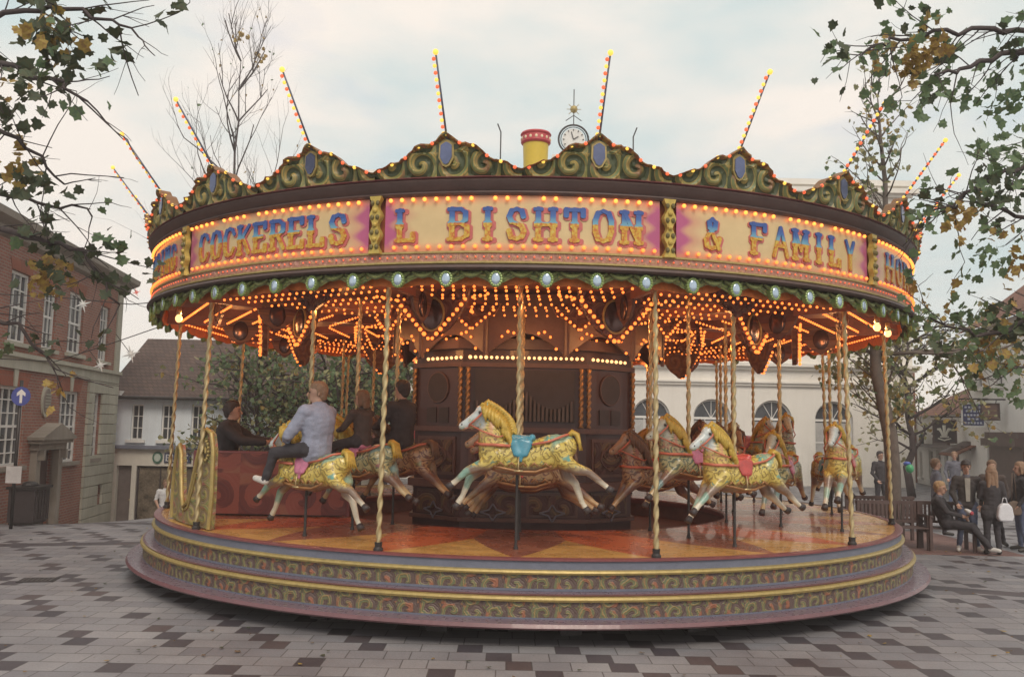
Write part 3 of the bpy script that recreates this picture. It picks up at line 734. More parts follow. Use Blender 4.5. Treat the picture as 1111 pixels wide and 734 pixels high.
def build_bulbs():
    """the largest-showing hundred bulbs one by one, the rest as one mass"""
    P = []                                # (point, material index, radius)
    n = 300
    for k in range(n):
        a = 2 * PI * k / n
        d = abs(((math.degrees(a - PH) - 15) + 15) % 30 - 15)
        if d > 1.4: P.append((pol(6.30, a, 4.745), 1, .023)); P.append((pol(6.29, a + .008, 4.215), 0, .021))
    for k in range(432): P.append((pol(6.285, 2 * PI * k / 432, 4.10), 2, .010))
    # chords under the ceiling
    for R, z, st in ((5.85, 3.86, .12), (5.5, 3.87, .12), (5.15, 3.86, .13), (4.75, 3.88, .13), (4.35, 3.87, .14), (3.95, 3.88, .14), (3.5, 3.9, .14), (2.9, 3.9, .14)):
        for k in range(12):
            a0 = PH + R_(15 + 30 * k + 2.5); a1 = PH + R_(45 + 30 * k - 2.5); p = pol(R, a0, z); q = pol(R, a1, z); m = int((q - p).length / st)
            for i in range(m + 1): P.append((p.lerp(q, i / m), 0, .018))
    for k in range(12):
        a = PH + R_(15 + 30 * k); M = Matrix.Rotation(a, 4, 'Z')
        for s in (-1, 1):
            for i in range(9): t = i / 8; P.append((M @ Vector((s * (.47 - .44 * t) , -4.62, 3.88 - .50 * t ** .95)), 0, .026))
            for i in range(4): P.append((M @ Vector((s * (.47 + .1 * i), -4.62, 3.88 + .02 * i)), 0, .022))
        for i in range(22): t = i / 21; P.append((pol(1.5 + 1.6 * t, a, 3.93 - .0 * t), 0, .022))
        for i in range(10): P.append((pol(4.9 + .12 * i, a, 3.86), 0, .02))
        for s in (-1, 1):
            for i in range(6): t = i / 5; P.append((M @ Vector((s * (.34 - .32 * t), -3.06, 3.95 - .26 * t)), 0, .022))
    # arcs over the organ truck
    for k in range(12):
        M = Matrix.Rotation(PH + R_(30 * k), 4, 'Z')
        for s in (-1, 1):
            for i in range(5): t = i / 4; P.append((M @ Vector((s * (.10 + .36 * t), -2.35, 3.62 + .12 * sin(PI * t * .9) - .20 * t ** 3)), 0, .023))
    for x0, x1, y0, y1, m in ((-1.66, -1.10, -1.35, -1.86, 8), (-.95, .80, -1.98, -1.98, 22), (.98, 1.55, -1.88, -1.35, 8)):
        for i in range(m): t = i / (m - 1); P.append((Vector((x0 + (x1 - x0) * t, y0 + (y1 - y0) * t - .03, 3.34)), 3, .027))
    cp = Vector((-.346, -15.6, 2.27))
    rb_ = random.Random(9); P = [(p, m_, r * rb_.uniform(.88, 1.1)) if i > 2200 else (p, m_, r) for i, (p, m_, r) in enumerate(P) if rb_.random() > .025]
    P.sort(key=lambda q: (q[0] - cp).length / q[2] + (50 if q[2] < .015 else 0))
    protos = {}
    for p, mi, r in P[:100]:
        if (mi, r) not in protos:
            mb = MB(); mb.sphere((0, 0, 0), r, 10, 7); o = mb.build('bulb', [bulb_o, bulb_y, bulb_r, bulb_w][mi], ring, smooth=True); protos[(mi, r)] = o
        else: o = protos[(mi, r)].copy(); C.objects.link(o)
        o.location = p
    mb = MB()
    for p, mi, r in P[100:]: mb.mat(mi).sphere(p, r, 7, 4)
    mb.build('bulbs', [bulb_o, bulb_y, bulb_r, bulb_w], ring, smooth=True, kind='stuff')
    # lamps that light the ceiling and deck
    def lamp(p, e, col=(1, .42, .14), r=.12):
        l = bpy.data.lights.new('lamp', 'POINT'); l.energy = e; l.color = col; l.shadow_soft_size = r
        o = bpy.data.objects.new('bulb_light', l); C.objects.link(o); o.location = p; o.parent = ring
    for k in range(12): lamp(pol(5.3, PH + R_(30 * k), 3.72), 14)
    for k in range(6): lamp(pol(3.4, PH + R_(60 * k + 30), 3.74), 11)
    for a in (-2.5, 27, -33): lamp(pol(2.9, R_(a), 3.55), 8)
    for k in (-60, 53, 61):      # visible bare lamps tucked under the rim
        p = pol(5.95, R_(k), 3.74); mb = MB(); mb.mat(0).sphere((0, 0, 0), .05, 12, 8, (1, 1, 1.2)); mb.mat(1).tube([(0, 0, .06), (0, 0, .16)], [.04, .03], 10)
        o = mb.build('lamp', [bulb_w, brass], ring, smooth=True); o.location = p
        lamp(p - pol(.12, R_(k)) , 5, (1, .6, .3), .06)
build_bulbs()

def build_drum():
    """organ truck in the middle"""
    wood = pbr('plum_truck_paint', (.075, .04, .042), .45, 0, .25, 3, 0, .2); fr = pbr('truck_moulding', (.13, .075, .065), .4, 0, .25, 5)
    t = thing('organ_truck', 'dark carved centre truck with organ pipes standing in the middle of the carousel', 'fairground organ', (-.08, 0, 0))
    V = [(-1.78, -1.2), (-.99, -1.82), (.97, -1.82), (1.76, -1.2), (1.76, 1.2), (.97, 1.82), (-.99, 1.82), (-1.78, 1.2)]
    mb = MB(); mb.prism(V, .1, 3.62, 'z'); mb.build('truck_body', wood, t)
    mb = MB(); W = [(x * 1.04, y * 1.04) for x, y in V]
    for z0, z1, f in ((3.48, 3.64, 1.07), (3.20, 3.27, 1.03), (2.18, 2.26, 1.035), (1.30, 1.42, 1.05), (.80, .86, 1.03)):
        mb.prism([(x * f, y * f) for x, y in V], z0, z1, 'z')
    mb.build('cornice', fr, t)
    def face(i):
        (x0, y0), (x1, y1) = V[i], V[i + 1]; d = Vector((x1 - x0, y1 - y0, 0)); L = d.length; a = math.atan2(d.y, d.x)
        return Matrix.Translation((x0, y0, 0)) @ Matrix.Rotation(a, 4, 'Z'), L
    for i in (0, 1, 2):
        M, L = face(i)
        # lower pit skirt with lozenges, carved panels, upper openings
        mb = MB(); mb.T = M
        xs = [(.1, L - .1)] if L < 1.2 else [(.12, L / 2 - .06), (L / 2 + .06, L - .12)]
        for a, b in xs:
            mb.mat(1).box(a, b, -.03, .0, 1.50, 2.10); mb.mat(0).box(a + .05, b - .05, -.045, -.03, 1.55, 2.05)
            cx = (a + b) / 2; w = (b - a) / 2 - .1
            for s in (-1, 1):
                pts = [(cx + s * (w * .1 + w * .8 * abs(sin(u * PI / 12)) * (1 - .3 * u / 12)), -.06, 1.60 + .4 * u / 12) for u in range(13)]; mb.mat(1).tube(pts, .014, 6)
                pts = [(cx + s * (w * .45 + .09 * cos(u * .9) * (1 - u / 12)), -.06, 1.85 + .09 * sin(u * .9) * (1 - u / 12)) for u in range(12)]; mb.tube(pts, .012, 6)
            mb.mat(1).box(a, b, -.02, .0, .88, 1.26); mb.mat(0).box(a + .04, b - .04, -.035, -.02, .92, 1.22)
            cz = 1.07 - .12
            for j in range(4):
                p = [(cx + .20, cz), (cx, cz + .13), (cx - .20, cz), (cx, cz - .13)]
                q, r = p[j], p[(j + 1) % 4]; mb.mat(2).tube([(q[0], -.06, q[1]), ((q[0] + r[0]) / 2 * .6 + cx * .4, -.06, (q[1] + r[1]) / 2 * .6 + cz * .4), (r[0], -.06, r[1])], .014, 6)
        mb.build('carved_panel', [scroll_soft, fr, pbr('slate_lozenge', (.16, .17, .22), .4)], t, smooth='auto')
    # organ front: pipes over a flat black board that paints the opening's darkness
    M, L = face(1); mb = MB(); mb.T = M; mb.mat(0).box(.18, L - .18, -.02, .01, 2.34, 3.16)
    for k in range(24):
        x = .24 + (L - .48) * k / 23; h = 3.05 - .30 * sin(PI * abs(k - 11.5) / 11.5 * .8) ; mb.mat(1).tube([(x, -.05, 2.36), (x, -.05, h - .2)], .026, 8)
    mb.build('organ_pipes', [blackpaint, pbr('pipe_metal', (.12, .085, .07), .35, .6, .3, 5)], t, smooth='auto')
    for i, x in ((0, .5), (2, .5)):
        M, L = face(i); mb = MB(); mb.T = M
        mb.mat(0).prism([(L / 2 + .21 * cos(2 * PI * q / 28), 2.88 + .23 * sin(2 * PI * q / 28)) for q in range(28)], -.03, 0)
        mb.mat(1).tube([(L / 2 + .22 * cos(2 * PI * q / 28), -.02, 2.88 + .24 * sin(2 * PI * q / 28)) for q in range(29)], .014, 6, cap=False)
        for dx in (-.13, .13): mb.mat(0).box(L / 2 + dx - .1, L / 2 + dx + .1, -.02, 0, 2.32, 2.56)
        mb.build('round_mirror', [blackpaint, fr], t, smooth='auto')
    cb = twisted(.92, .032, .1, 8, 10)
    for x, y in ((-1.80, -1.24), (-1.02, -1.88), (-.90, -1.90), (.88, -1.90), (1.0, -1.88), (1.78, -1.24)):
        o = cb.build('twisted_colonnette', pbr('old_gold', (.34, .20, .09), .35, .6, .2, 10), t, smooth=True); o.location = (x, y, 2.27)
    # inner bottom shutters standing round the pit
    mb = MB()
    # arched hood boards above the truck
    for k in range(12):
        mb.T = Matrix.Translation((.08, 0, 0)) @ Matrix.Rotation(PH + R_(30 * k), 4, 'Z'); P = [(-.66, 4.3)]
        for q in range(13): tt = -1 + 2 * q / 12; P.append((.66 * tt, 3.56 + .13 * cos(PI * tt * .9) - .1 * abs(tt) ** 3))
        P.append((.66, 4.3)); mb.prism(P, -2.32, -2.27)
    mb.T = None
    mb.build('hood_boards', fr, t)
build_drum()

# ------------------------------------------------------------------ the mounts
def paint_horse(name, base, dark, scrollc, leg, belly, head, neck, accent, rough=.35):
    m, nt, b = setmat(name); g = G(nt); co = g.coord('Object'); x, y, z = g.sep(co)
    n1 = g.noise(co, 4, 3, .6); n2 = g.noise(co, 14, 3, .6)
    n3 = g.noise(co, 5.5, 2, .5, col=True); dx_, dy_, dz_ = g.sep(n3); xd = g.m('ADD', x, g.m('MULTIPLY', dx_, .30)); zd = g.m('ADD', z, g.m('MULTIPLY', dz_, .26))
    # painted curls
    px = .135; u = g.m('MULTIPLY', g.m('SUBTRACT', g.m('FRACT', g.m('DIVIDE', xd, px)), .5), px); v = g.m('MULTIPLY', g.m('SUBTRACT', g.m('FRACT', g.m('DIVIDE', zd, px)), .5), px)
    r = g.m('SQRT', g.m('ADD', g.m('MULTIPLY', u, u), g.m('MULTIPLY', v, v))); an = g.m('ARCTAN2', v, u)
    s = g.m('SINE', g.m('ADD', g.m('MULTIPLY', r, 105), an))
    c = g.mix(g.step(s, .25, .6), base, dark); 
    c = g.mix(g.m('MULTIPLY', g.step(n1, .54, .62), g.step(s, -.6, -.1)), c, scrollc)
    zz = g.m('MULTIPLY_ADD', n2, .06, z)
    c = g.mix(g.step(g.m('SUBTRACT', 0, zz), .24, .33), c, belly)          # underside
    c = g.mix(g.step(g.m('SUBTRACT', 0, zz), .40, .50), c, leg)            # lower legs
    fl = g.noise(co, 26, 1, .5); c = g.mix(g.m('MULTIPLY', g.step(fl, .62, .68), g.step(z, -.3, -.1)), c, (.12, .09, .04))
    c = g.mix(g.m('MULTIPLY', g.step(g.noise(co, 3.1, 1), .56, .66), .8), c, accent)
    nk = g.m('MULTIPLY', g.m('MULTIPLY', g.step(g.m('SUBTRACT', 0, x), .20, .30), g.step(z, -.08, .02)), g.step(g.m('SUBTRACT', 0, z), -.26, -.16))
    c = g.mix(g.m('MULTIPLY', nk, g.m('MULTIPLY', g.step(n2, .42, .6), .8)), c, neck)
    hd = g.m('MULTIPLY', g.step(g.m('SUBTRACT', 0, x), .36, .44), g.step(z, .06, .16))
    c = g.mix(g.m('MULTIPLY', hd, g.step(n2, .30, .45)), c, head)
    c = g.mix(.3, c, g.ramp(n2, [(.3, (.55, .5, .5)), (.7, (1, 1, 1))]), 'MULTIPLY')
    g.put(b.inputs['Base Color'], c); b.inputs['Roughness'].default_value = rough; b.inputs['Coat Weight'].default_value = .35
    g.put(b.inputs['Normal'], g.bump(g.m('MULTIPLY_ADD', n2, .5, s), .25, .006))
    return m
hy = paint_horse('yellow_horse_paint', (.66, .52, .13), (.36, .26, .06), (.14, .36, .30), (.66, .62, .50), (.24, .17, .13), (.55, .62, .62), (.62, .30, .17), (.24, .46, .38))
hm_ = paint_horse('green_gold_horse_paint', (.44, .42, .22), (.14, .18, .12), (.34, .14, .14), (.52, .42, .24), (.20, .13, .10), (.48, .50, .42), (.45, .18, .14), (.16, .32, .34))
hb = paint_horse('tan_horse_paint', (.40, .27, .15), (.16, .08, .06), (.26, .26, .12), (.46, .32, .17), (.16, .09, .07), (.34, .22, .14), (.30, .10, .07), (.20, .14, .08))
hoofm = blackpaint
goldmane = pbr('gilded_mane', (.50, .34, .06), .4, .1, .35, 18, .3)
darkmane = pbr('brown_mane', (.14, .08, .05), .5, 0, .3, 18, .3)
sad_blue = pbr('turquoise_saddle', (.06, .26, .36), .35, 0, .25, 9, 0, .3)
sad_pink = pbr('pink_saddle', (.50, .16, .26), .4, 0, .3, 14, 0, .3)
sad_red = pbr('red_saddle', (.48, .07, .06), .4, 0, .25, 9, 0, .3)
bridle_m = pbr('coral_bridle', (.55, .16, .10), .4, 0, .2, 12)
def make_mount(label, body_m, mane_m, sad_m, pose, group, twist=True):
    t = thing('carousel_horse', label, 'carousel horse', group=group)
    # joints relative to the saddle; head towards -x; z 0 is the seat
    S = (1, .82, 1)
    caps = [((-.16, 0, -.20), (.14, 0, -.23), .215, .20, 0, S), ((.14, 0, -.22), (.42, 0, -.14), .20, .21, 0, S), ((.42, 0, -.13), (.53, 0, -.08), .21, .15, 0, S),
            ((-.16, 0, -.20), (-.28, 0, -.17), .215, .20, 0, S), ((-.28, 0, -.15), (-.32, 0, .06), .20, .165, 0, S), ((-.32, 0, .06), (-.33, 0, .25), .165, .11, 0, S),
            ((-.22, 0, -.02), (-.31, 0, .22), .11, .085, 0, S),
            ((-.34, 0, .28), (-.43, 0, .30), .10, .10, 0, (1, .8, 1)), ((-.43, 0, .285), (-.63, 0, .16), .09, .055, 0, (1, .8, 1)), ((-.63, 0, .16), (-.67, 0, .135), .058, .052, 0, (1, .85, 1)),
            ((-.44, 0, .22), (-.56, 0, .125), .05, .03, 0, (1, .7, 1))]
    for s in (-1, 1):
        caps += [((-.37, s * .035, .34), (-.385, s * .05, .43), .026, .008, 0)]
        caps += [((.44, s * .07, -.12), (.56, s * .09, -.28), .135, .088, 0), ((-.27, s * .09, -.2), (-.36, s * .1, -.3), .11, .075, 0)]
    f1, f2 = pose['front']; h1, h2 = pose['hind']
    for s, (k, a, h) in ((-1, f1), (1, f2)):
        y = s * .095
        caps += [((-.34, y, -.27), (k[0], y, k[1]), .082, .052, 0), ((k[0], y, k[1]), (a[0], y, a[1]), .050, .033, 0), ((a[0], y, a[1]), (h[0], y, h[1]), .036, .040, 0)]
    for s, (st, k, a, h) in ((-1, h1), (1, h2)):
        y = s * .10
        caps += [((.52, y, -.24), (st[0], y, st[1]), .095, .07, 0), ((st[0], y, st[1]), (k[0], y, k[1]), .074, .048, 0), ((k[0], y, k[1]), (a[0], y, a[1]), .048, .035, 0), ((a[0], y, a[1]), (h[0], y, h[1]), .030, .036, 0)]
    ex = MB(); 
    for s in (-1, 1):
        ex.mat(1).sphere((-.465, s * .071, .30), .018, 8, 6); ex.sphere((-.675, s * .036, .155), .011, 6, 4)
        ex.mat(2).prism([(-.60, .115), (-.66, .10), (-.655, .108), (-.60, .125)], s * .036 - .002, s * .036 + .002)
    for (k, a, h), s in ((f1, -1), (f2, 1)):
        d = Vector((h[0] - a[0], 0, h[1] - a[1])).normalized(); p = Vector((h[0], s * .095, h[1])); ex.mat(1).tube([p, p + d * .075], [.036, .047], 10)
    for (st, k, a, h), s in ((h1, -1), (h2, 1)):
        d = Vector((h[0] - a[0], 0, h[1] - a[1])).normalized(); p = Vector((h[0], s * .10, h[1])); ex.mat(1).tube([p, p + d * .075], [.038, .049], 10)
    remesh('body', caps, [body_m, hoofm, bridle_m], .0165, t, 5, ex, paint=False)
    # mane: overlapping carved locks down both sides of the neck
    mb = MB(); rnd = random.Random(3)
    for i in range(15):
        u = i / 14; base = Vector((-.40, 0, .40)).lerp(Vector((-.10, 0, .06)), u) + Vector((.06 * sin(u * PI), 0, .03 * sin(u * PI)))
        for s in (-1, 1):
            L = .15 + .07 * rnd.random(); tip = base + Vector((-.03 + .10 * rnd.random(), s * (.135 - .03 * (1 - u)), -L)); mid = base + Vector((-.02, s * (.11 - .02 * (1 - u)), -.05))
            mb.tube([base, mid, (mid + tip) / 2 + Vector((-.015, s * .01, 0)), tip], [.028, .036, .028, .006], 7)
        mb.tube([base + Vector((-.03, 0, -.02)), base + Vector((.03, 0, .03)), base + Vector((.075, 0, -.01)), base + Vector((.09, 0, -.07))], [.03, .032, .024, .006], 7)
    for s in (-1, 0, 1): mb.tube([(-.38, s * .02, .385), (-.44, s * .035, .40), (-.49, s * .03, .33)], [.026, .022, .005], 7)
    mb.build('mane', mane_m, t, smooth=True)
    mb = MB()
    for i in range(5):
        o = (i - 2) * .014; mb.tube([(.56, o * .5, .03), (.62, o, .09), (.67, o * 1.5, .06), (.70, o * 2, -.04), (.70 + .01 * i, o * 2.5, -.12)], [.03, .038, .034, .022, .006], 7)
    mb.build('tail', mane_m, t, smooth=True)
    # saddle with cantle and skirt
    caps = [((-.10, 0, .0), (.14, 0, -.005), .055, .05, 0, (1, 1.9, 1)), ((.15, -.07, .02), (.15, .07, .02), .042, .042, 0), ((-.12, -.02, .03), (-.12, .02, .03), .035, .035, 0)]
    for s in (-1, 1): caps += [((-.05, s * .135, -.04), (-.02, s * .178, -.17), .045, .035, 0, (1.5, .5, 1)), ((.10, s * .135, -.04), (.06, s * .178, -.17), .045, .035, 0, (1.5, .5, 1)), ((.03, s * .14, -.03), (.02, s * .185, -.25), .045, .02, 0, (1.4, .5, 1))]
    remesh('saddle', caps, [sad_m], .013, t, 4)
    # bridle, breast strap, crupper
    mb = MB()
    for s in (-1, 1):
        mb.tube([(-.39, s * .082, .37), (-.455, s * .098, .27), (-.54, s * .078, .19), (-.585, s * .058, .155)], .012, 6)
        mb.tube([(-.585, s * .060, .16), (-.42, s * .145, .08), (-.24, s * .165, .02), (-.10, s * .07, .06)], .009, 6)
        mb.tube([(-.50, s * .0, -.06), (-.44, s * .13, -.07), (-.28, s * .182, -.07), (-.10, s * .178, -.08)], .018, 6)
        mb.tube([(.15, s * .155, -.06), (.35, s * .165, -.02), (.52, s * .13, .05), (.60, 0, .07)], .014, 6)
    mb.tube([(-.585, -.05, .13), (-.605, 0, .195), (-.585, .05, .13)], .011, 6); mb.tube([(-.40, -.08, .36), (-.43, 0, .375), (-.40, .08, .36)], .012, 6)
    mb.build('bridle', bridle_m, t, smooth=True)
    mb = MB()
    for s in (-1, 1):
        mb.tube([(-.34, s * .12, -.30), (-.2, s * .165, -.33), (0, s * .15, -.37), (.2, s * .13, -.37), (.38, s * .15, -.30)], .016, 6)
        for k in range(5): q = -.25 + .13 * k; mb.tube([(q, s * .16, -.31), (q + .04, s * .17, -.27), (q + .08, s * .165, -.31)], .012, 5)
    mb.build('belly_carving', pbr('red_gold_carving', (.34, .17, .07), .4, .2, .35, 14), t, smooth=True)
    for s in (-1, 1): mb = MB(); mb.tube([(0, s * .19, -.2), (0, s * .21, -.3), (0, s * .21, -.36)], .007, 6); mb.tube([(-.05, s * .21, -.36), (.05, s * .21, -.36)], .012, 6); mb.build('stirrup', brass, t, smooth=True)
    return t
POSE_A = {'front': (((-.60, -.38), (-.73, -.50), (-.76, -.525)), ((-.58, -.47), (-.66, -.68), (-.71, -.76))),
          'hind': (((.66, -.33), (.80, -.36), (.98, -.50), (1.02, -.53)), ((.56, -.42), (.66, -.50), (.74, -.72), (.78, -.78)))}
POSE_B = {'front': (((-.52, -.42), (-.68, -.56), (-.71, -.59)), ((-.48, -.48), (-.60, -.66), (-.63, -.70))),
          'hind': (((.64, -.35), (.76, -.42), (.93, -.56), (.97, -.58)), ((.60, -.42), (.72, -.50), (.88, -.62), (.92, -.64)))}
outer = 'gallopers of the outer row'; midg = 'gallopers of the middle row'; inn = 'gallopers of the inner row'
protos = {}
def mount(kind, label, group):
    if kind not in protos:
        spec = {'yb': (hy, goldmane, sad_blue, POSE_A), 'yr': (hy, goldmane, sad_red, POSE_B), 'yp': (hy, goldmane, sad_pink, POSE_A),
                'gp': (hm_, goldmane, sad_pink, POSE_B), 'bn': (hb, darkmane, sad_red, POSE_B)}[kind]
        t = make_mount(label, spec[0], spec[1], spec[2], spec[3], group); protos[kind] = t; return t, True
    return protos[kind], False
SPOKE = [(-30, 'yp'), (0, 'yb'), (30, 'yr'), (60, 'yr'), (90, 'yb'), (120, 'yp'), (150, 'yb'), (180, 'yr'), (210, 'yp'), (240, 'yb')]
LBL = {
 (0, 0): 'yellow galloping horse with turquoise saddle and white legs, front and centre of the ride',
 (0, -30): 'yellow scroll painted horse carrying the rider in the grey blue jacket',
 (0, 30): 'yellow horse with pale blue head and red saddle, before the pink saddled one',
 (0, 60): 'yellow horse seen head on near the right rim of the deck',
 (0, 90): 'yellow horse with turquoise saddle on the far right of the deck',
 (0, 120): 'yellow horse with pink saddle against the white hall, far right behind',
 (0, 150): 'yellow horse with turquoise saddle behind the organ truck, right side',
 (0, 180): 'yellow horse with red saddle directly behind the organ truck',
 (0, 210): 'yellow horse with pink saddle behind the organ truck, left side',
 (0, 240): 'yellow horse with turquoise saddle at the far left behind the chariot',
 (1, -30): 'green and gold horse at the shoulder of the grey jacketed rider',
 (1, 0): 'tan horse half hidden directly behind the front turquoise saddled horse',
 (1, 30): 'green and gold horse with large pink saddle, left of the pale blue headed horse',
 (1, 60): 'green and gold horse facing out beside the head on yellow horse',
 (1, 90): 'green and gold horse before the arched windows, right of the organ truck',
 (1, 120): 'green and gold horse at the back of the ride before the arched windows',
 (1, 150): 'green and gold horse behind the right corner of the organ truck',
 (1, 180): 'green and gold horse hidden at the back behind the organ truck',
 (1, 210): 'green and gold horse behind the left corner of the organ truck',
 (1, 240): 'green and gold horse at the back, beyond the chariot',
 (2, -30): 'tan horse ridden by the person in the dark coat',
 (2, 0): 'tan inner horse close against the front of the organ truck',
 (2, 30): 'tan inner horse with thin pale legs beside the truck, right of the front horse',
 (2, 60): 'tan inner horse beside the right side of the organ truck',
 (2, 90): 'tan inner horse with raised head, past the right side of the truck',
 (2, 120): 'tan inner horse at the back, right of the organ truck',
 (2, 150): 'tan inner horse behind the truck, right of its middle',
 (2, 180): 'tan inner horse straight behind the organ truck',
 (2, 210): 'tan inner horse behind the truck, left of its middle',
 (2, 240): 'tan inner horse at the back left, beyond the dark coated rider',
}
BOB = {(0, 0): 2.13, (0, -30): 1.84, (0, 30): 1.93, (0, 60): 1.98, (1, 30): 2.03, (1, -30): 1.95, (1, 0): 1.90, (2, -30): 1.95, (2, 0): 1.80, (2, 30): 1.82, (1, 60): 1.85, (2, 60): 1.95, (1, 90): 2.15, (0, 90): 1.8}
polem = {}
rods = None
POLED = {}
rb = random.Random(5)
for ri, (R, grp) in enumerate(((5.32, outer), (4.45, midg), (3.62, inn))):
    for deg, kind in SPOKE:
        if ri == 2 and 145 < deg < 215: continue
        if ri == 1 and deg == 180: continue
        k = kind if ri == 0 else ('gp' if ri == 1 and deg != 0 else 'bn')
        lab = LBL[(ri, deg)]; a = PH + R_(deg); z = BOB.get((ri, deg), 1.85 + .3 * rb.random())
        src, first = mount(k, lab, grp)
        if first: t = src; t.location = pol(R, a, z); t.rotation_euler.z = a
        else:
            t = dup(src, pol(R, a, z), a, lab, grp)
            for ch in [o for o in ALL() if o.parent == t and o.name.startswith(('pole', 'drop_rod'))]: bpy.data.objects.remove(ch)
        # brass pole up to the swift, dark rod down to the deck
        hgt = 3.98 - (z - .02)
        key = round(hgt, 1)
        if key not in polem: q = twisted(hgt + .02, .026 if ri == 0 else .022, .15, 10, 12); o = q.build('pole', brass, t, smooth=True); polem[key] = o.data
        else: o = bpy.data.objects.new('pole', polem[key]); C.objects.link(o); o.parent = t
        o.location = (0.03 - .05, 0, -.02)
        q = MB(); q.tube([(0, 0, -.33), (0.0, 0, -(z - DECK) + .06), (0, 0, -(z - DECK) + .002)], [.017, .017, .03], 8)
        q.build('drop_rod', darkmetal, t, smooth='auto').location = (-.02, 0, 0)

# chariot with scrolled sides
def make_chariot():
    t = thing('chariot', 'maroon carousel chariot with gilded curling side and red scroll panel', 'chariot', (0, 0, 0))
    red = scroll('red_scroll_panel', (.28, .085, .065), (.13, .04, .04), (.17, .05, .045), (.30, .12, .08), .62, .76, .45, 9, coord='Object', bump=.2)
    mb = MB(); mb.box(-5.05, -2.75, -2.24, -2.19, .89, 1.80); mb.build('cross_panel', red, t)
    mb = MB(); mb.tube([(-5.08, -2.215, 1.80), (-2.72, -2.215, 1.80)], .028, 8); mb.tube([(-5.08, -2.215, 1.10), (-2.72, -2.215, 1.05)], .02, 8); mb.tube([(-5.07, -2.215, .88), (-5.07, -2.215, 1.82)], .03, 8); mb.tube([(-2.73, -2.215, .88), (-2.73, -2.215, 1.82)], .03, 8)
    mb.build('panel_rail', maroon, t, smooth='auto')
    # curled outer side following the rim
    P = [(-61.5, .88), (-61.8, 1.2), (-61, 1.62), (-59.6, 1.88), (-58, 1.93), (-57, 1.80), (-56.4, 1.55), (-55.6, 1.25), (-54.2, 1.10), (-52.6, 1.18), (-51.2, 1.45), (-50, 1.75), (-48.6, 2.03), (-47.2, 2.16), (-45.9, 2.10), (-45.2, 1.9), (-45.0, 1.3), (-45.4, .88)]
    mb = MB(); f = [mb.av(pol(5.86, R_(a), z)) for a, z in P]; b = [mb.av(pol(5.80, R_(a), z)) for a, z in P]
    n = len(P); bot = [(a, .88) for a, z in P]
    for i in range(n - 1):
        a0 = mb.av(pol(5.86, R_(P[i][0]), .88)); a1 = mb.av(pol(5.86, R_(P[i + 1][0]), .88)); b0 = mb.av(pol(5.80, R_(P[i][0]), .88)); b1 = mb.av(pol(5.80, R_(P[i + 1][0]), .88))
        if P[i][1] > .881 or P[i + 1][1] > .881:
            mb.af((a0, a1, f[i + 1], f[i])); mb.af((b0, b1, b[i + 1], b[i])); mb.af((f[i], f[i + 1], b[i + 1], b[i]))
    mb.build('side_panel', scroll_gold, t)
    mb = MB(); mb.tube([pol(5.87, R_(a), z) for a, z in P], .03, 8); mb.tube([pol(5.87, R_(a), z * .82 + .14) for a, z in P[5:12]], .018, 6)
    for i in range(20): q = i / 19 * 2.4 * PI; mb.sphere(pol(5.885, R_(-47.3) + (.03 + .10 * i / 19) * cos(q) / 5.9, 1.86 + (.03 + .12 * i / 19) * sin(q)), .022, 6, 4)
    mb.build('gilded_edge', gold, t, smooth='auto')
    mb = MB(); mb.box(-5.0, -2.9, -1.9, -1.45, .87, 1.28); mb.box(-5.0, -2.9, -1.45, -1.38, .87, 1.75); mb.build('bench_seat', maroon, t)
    mb = MB(); mb.box(-5.05, -2.85, -2.19, -1.3, .868, .90); mb.build('footboard', darkbrown, t)
make_chariot()

# ------------------------------------------------------------------ buildings
def brickmat(name, c1, c2, mort, w=.22, h=.075, ms=.010, rough=.85, bev=.3):
    m, nt, b = setmat(name); g = G(nt); co = g.coord('Object'); x, y, z = g.sep(co)
    n = g.n.new('ShaderNodeTexBrick'); g.l.new(g.comb(g.m('ADD', x, y), z), n.inputs[0]); n.inputs['Scale'].default_value = 1
    n.inputs['Brick Width'].default_value = w; n.inputs['Row Height'].default_value = h; n.inputs['Mortar Size'].default_value = ms; n.inputs['Bias'].default_value = 0
    n.inputs['Color1'].default_value = tuple(c1) + (1,); n.inputs['Color2'].default_value = tuple(c2) + (1,); n.inputs['Mortar'].default_value = tuple(mort) + (1,)
    f = g.noise(co, 1.3, 5, .65); f2 = g.noise(co, 25, 2)
    c = g.mix(.7, n.outputs[0], g.ramp(f, [(.3, (.62, .58, .58)), (.7, (1.1, 1.1, 1.1))]), 'MULTIPLY')
    c = g.mix(.5, c, g.ramp(f2, [(.3, (.75, .75, .75)), (.7, (1.15, 1.1, 1.05))]), 'MULTIPLY')
    g.put(b.inputs['Base Color'], c); b.inputs['Roughness'].default_value = rough
    inv = g.m('SUBTRACT', 1, n.outputs[1]); g.put(b.inputs['Normal'], g.bump(inv, bev, .01)); return m
def render_wall(name, col, var=.12):
    m, nt, b = setmat(name); g = G(nt); co = g.coord('Object'); x, y, z = g.sep(co)
    f = g.noise(co, .8, 6, .65); st = g.noise(g.comb(g.m('MULTIPLY', x, 5), g.m('MULTIPLY', z, .5)), 1, 5, .7); f3 = g.noise(co, 30, 3)
    c = g.mix(1, tuple(col), g.ramp(f, [(.3, (1 - var * 1.6,) * 3), (.7, (1, 1, 1))]), 'MULTIPLY')
    c = g.mix(.6, c, g.ramp(st, [(.35, (1 - var * 1.4, 1 - var * 1.5, 1 - var * 1.8)), (.6, (1, 1, 1))]), 'MULTIPLY')
    g.put(b.inputs['Base Color'], c); b.inputs['Roughness'].default_value = .85; g.put(b.inputs['Normal'], g.bump(f3, .25, .01)); return m
def tilemat(name, c1, c2):
    return brickmat(name, c1, c2, tuple(c * .45 for c in c1), .17, .13, .012, .85, .8)
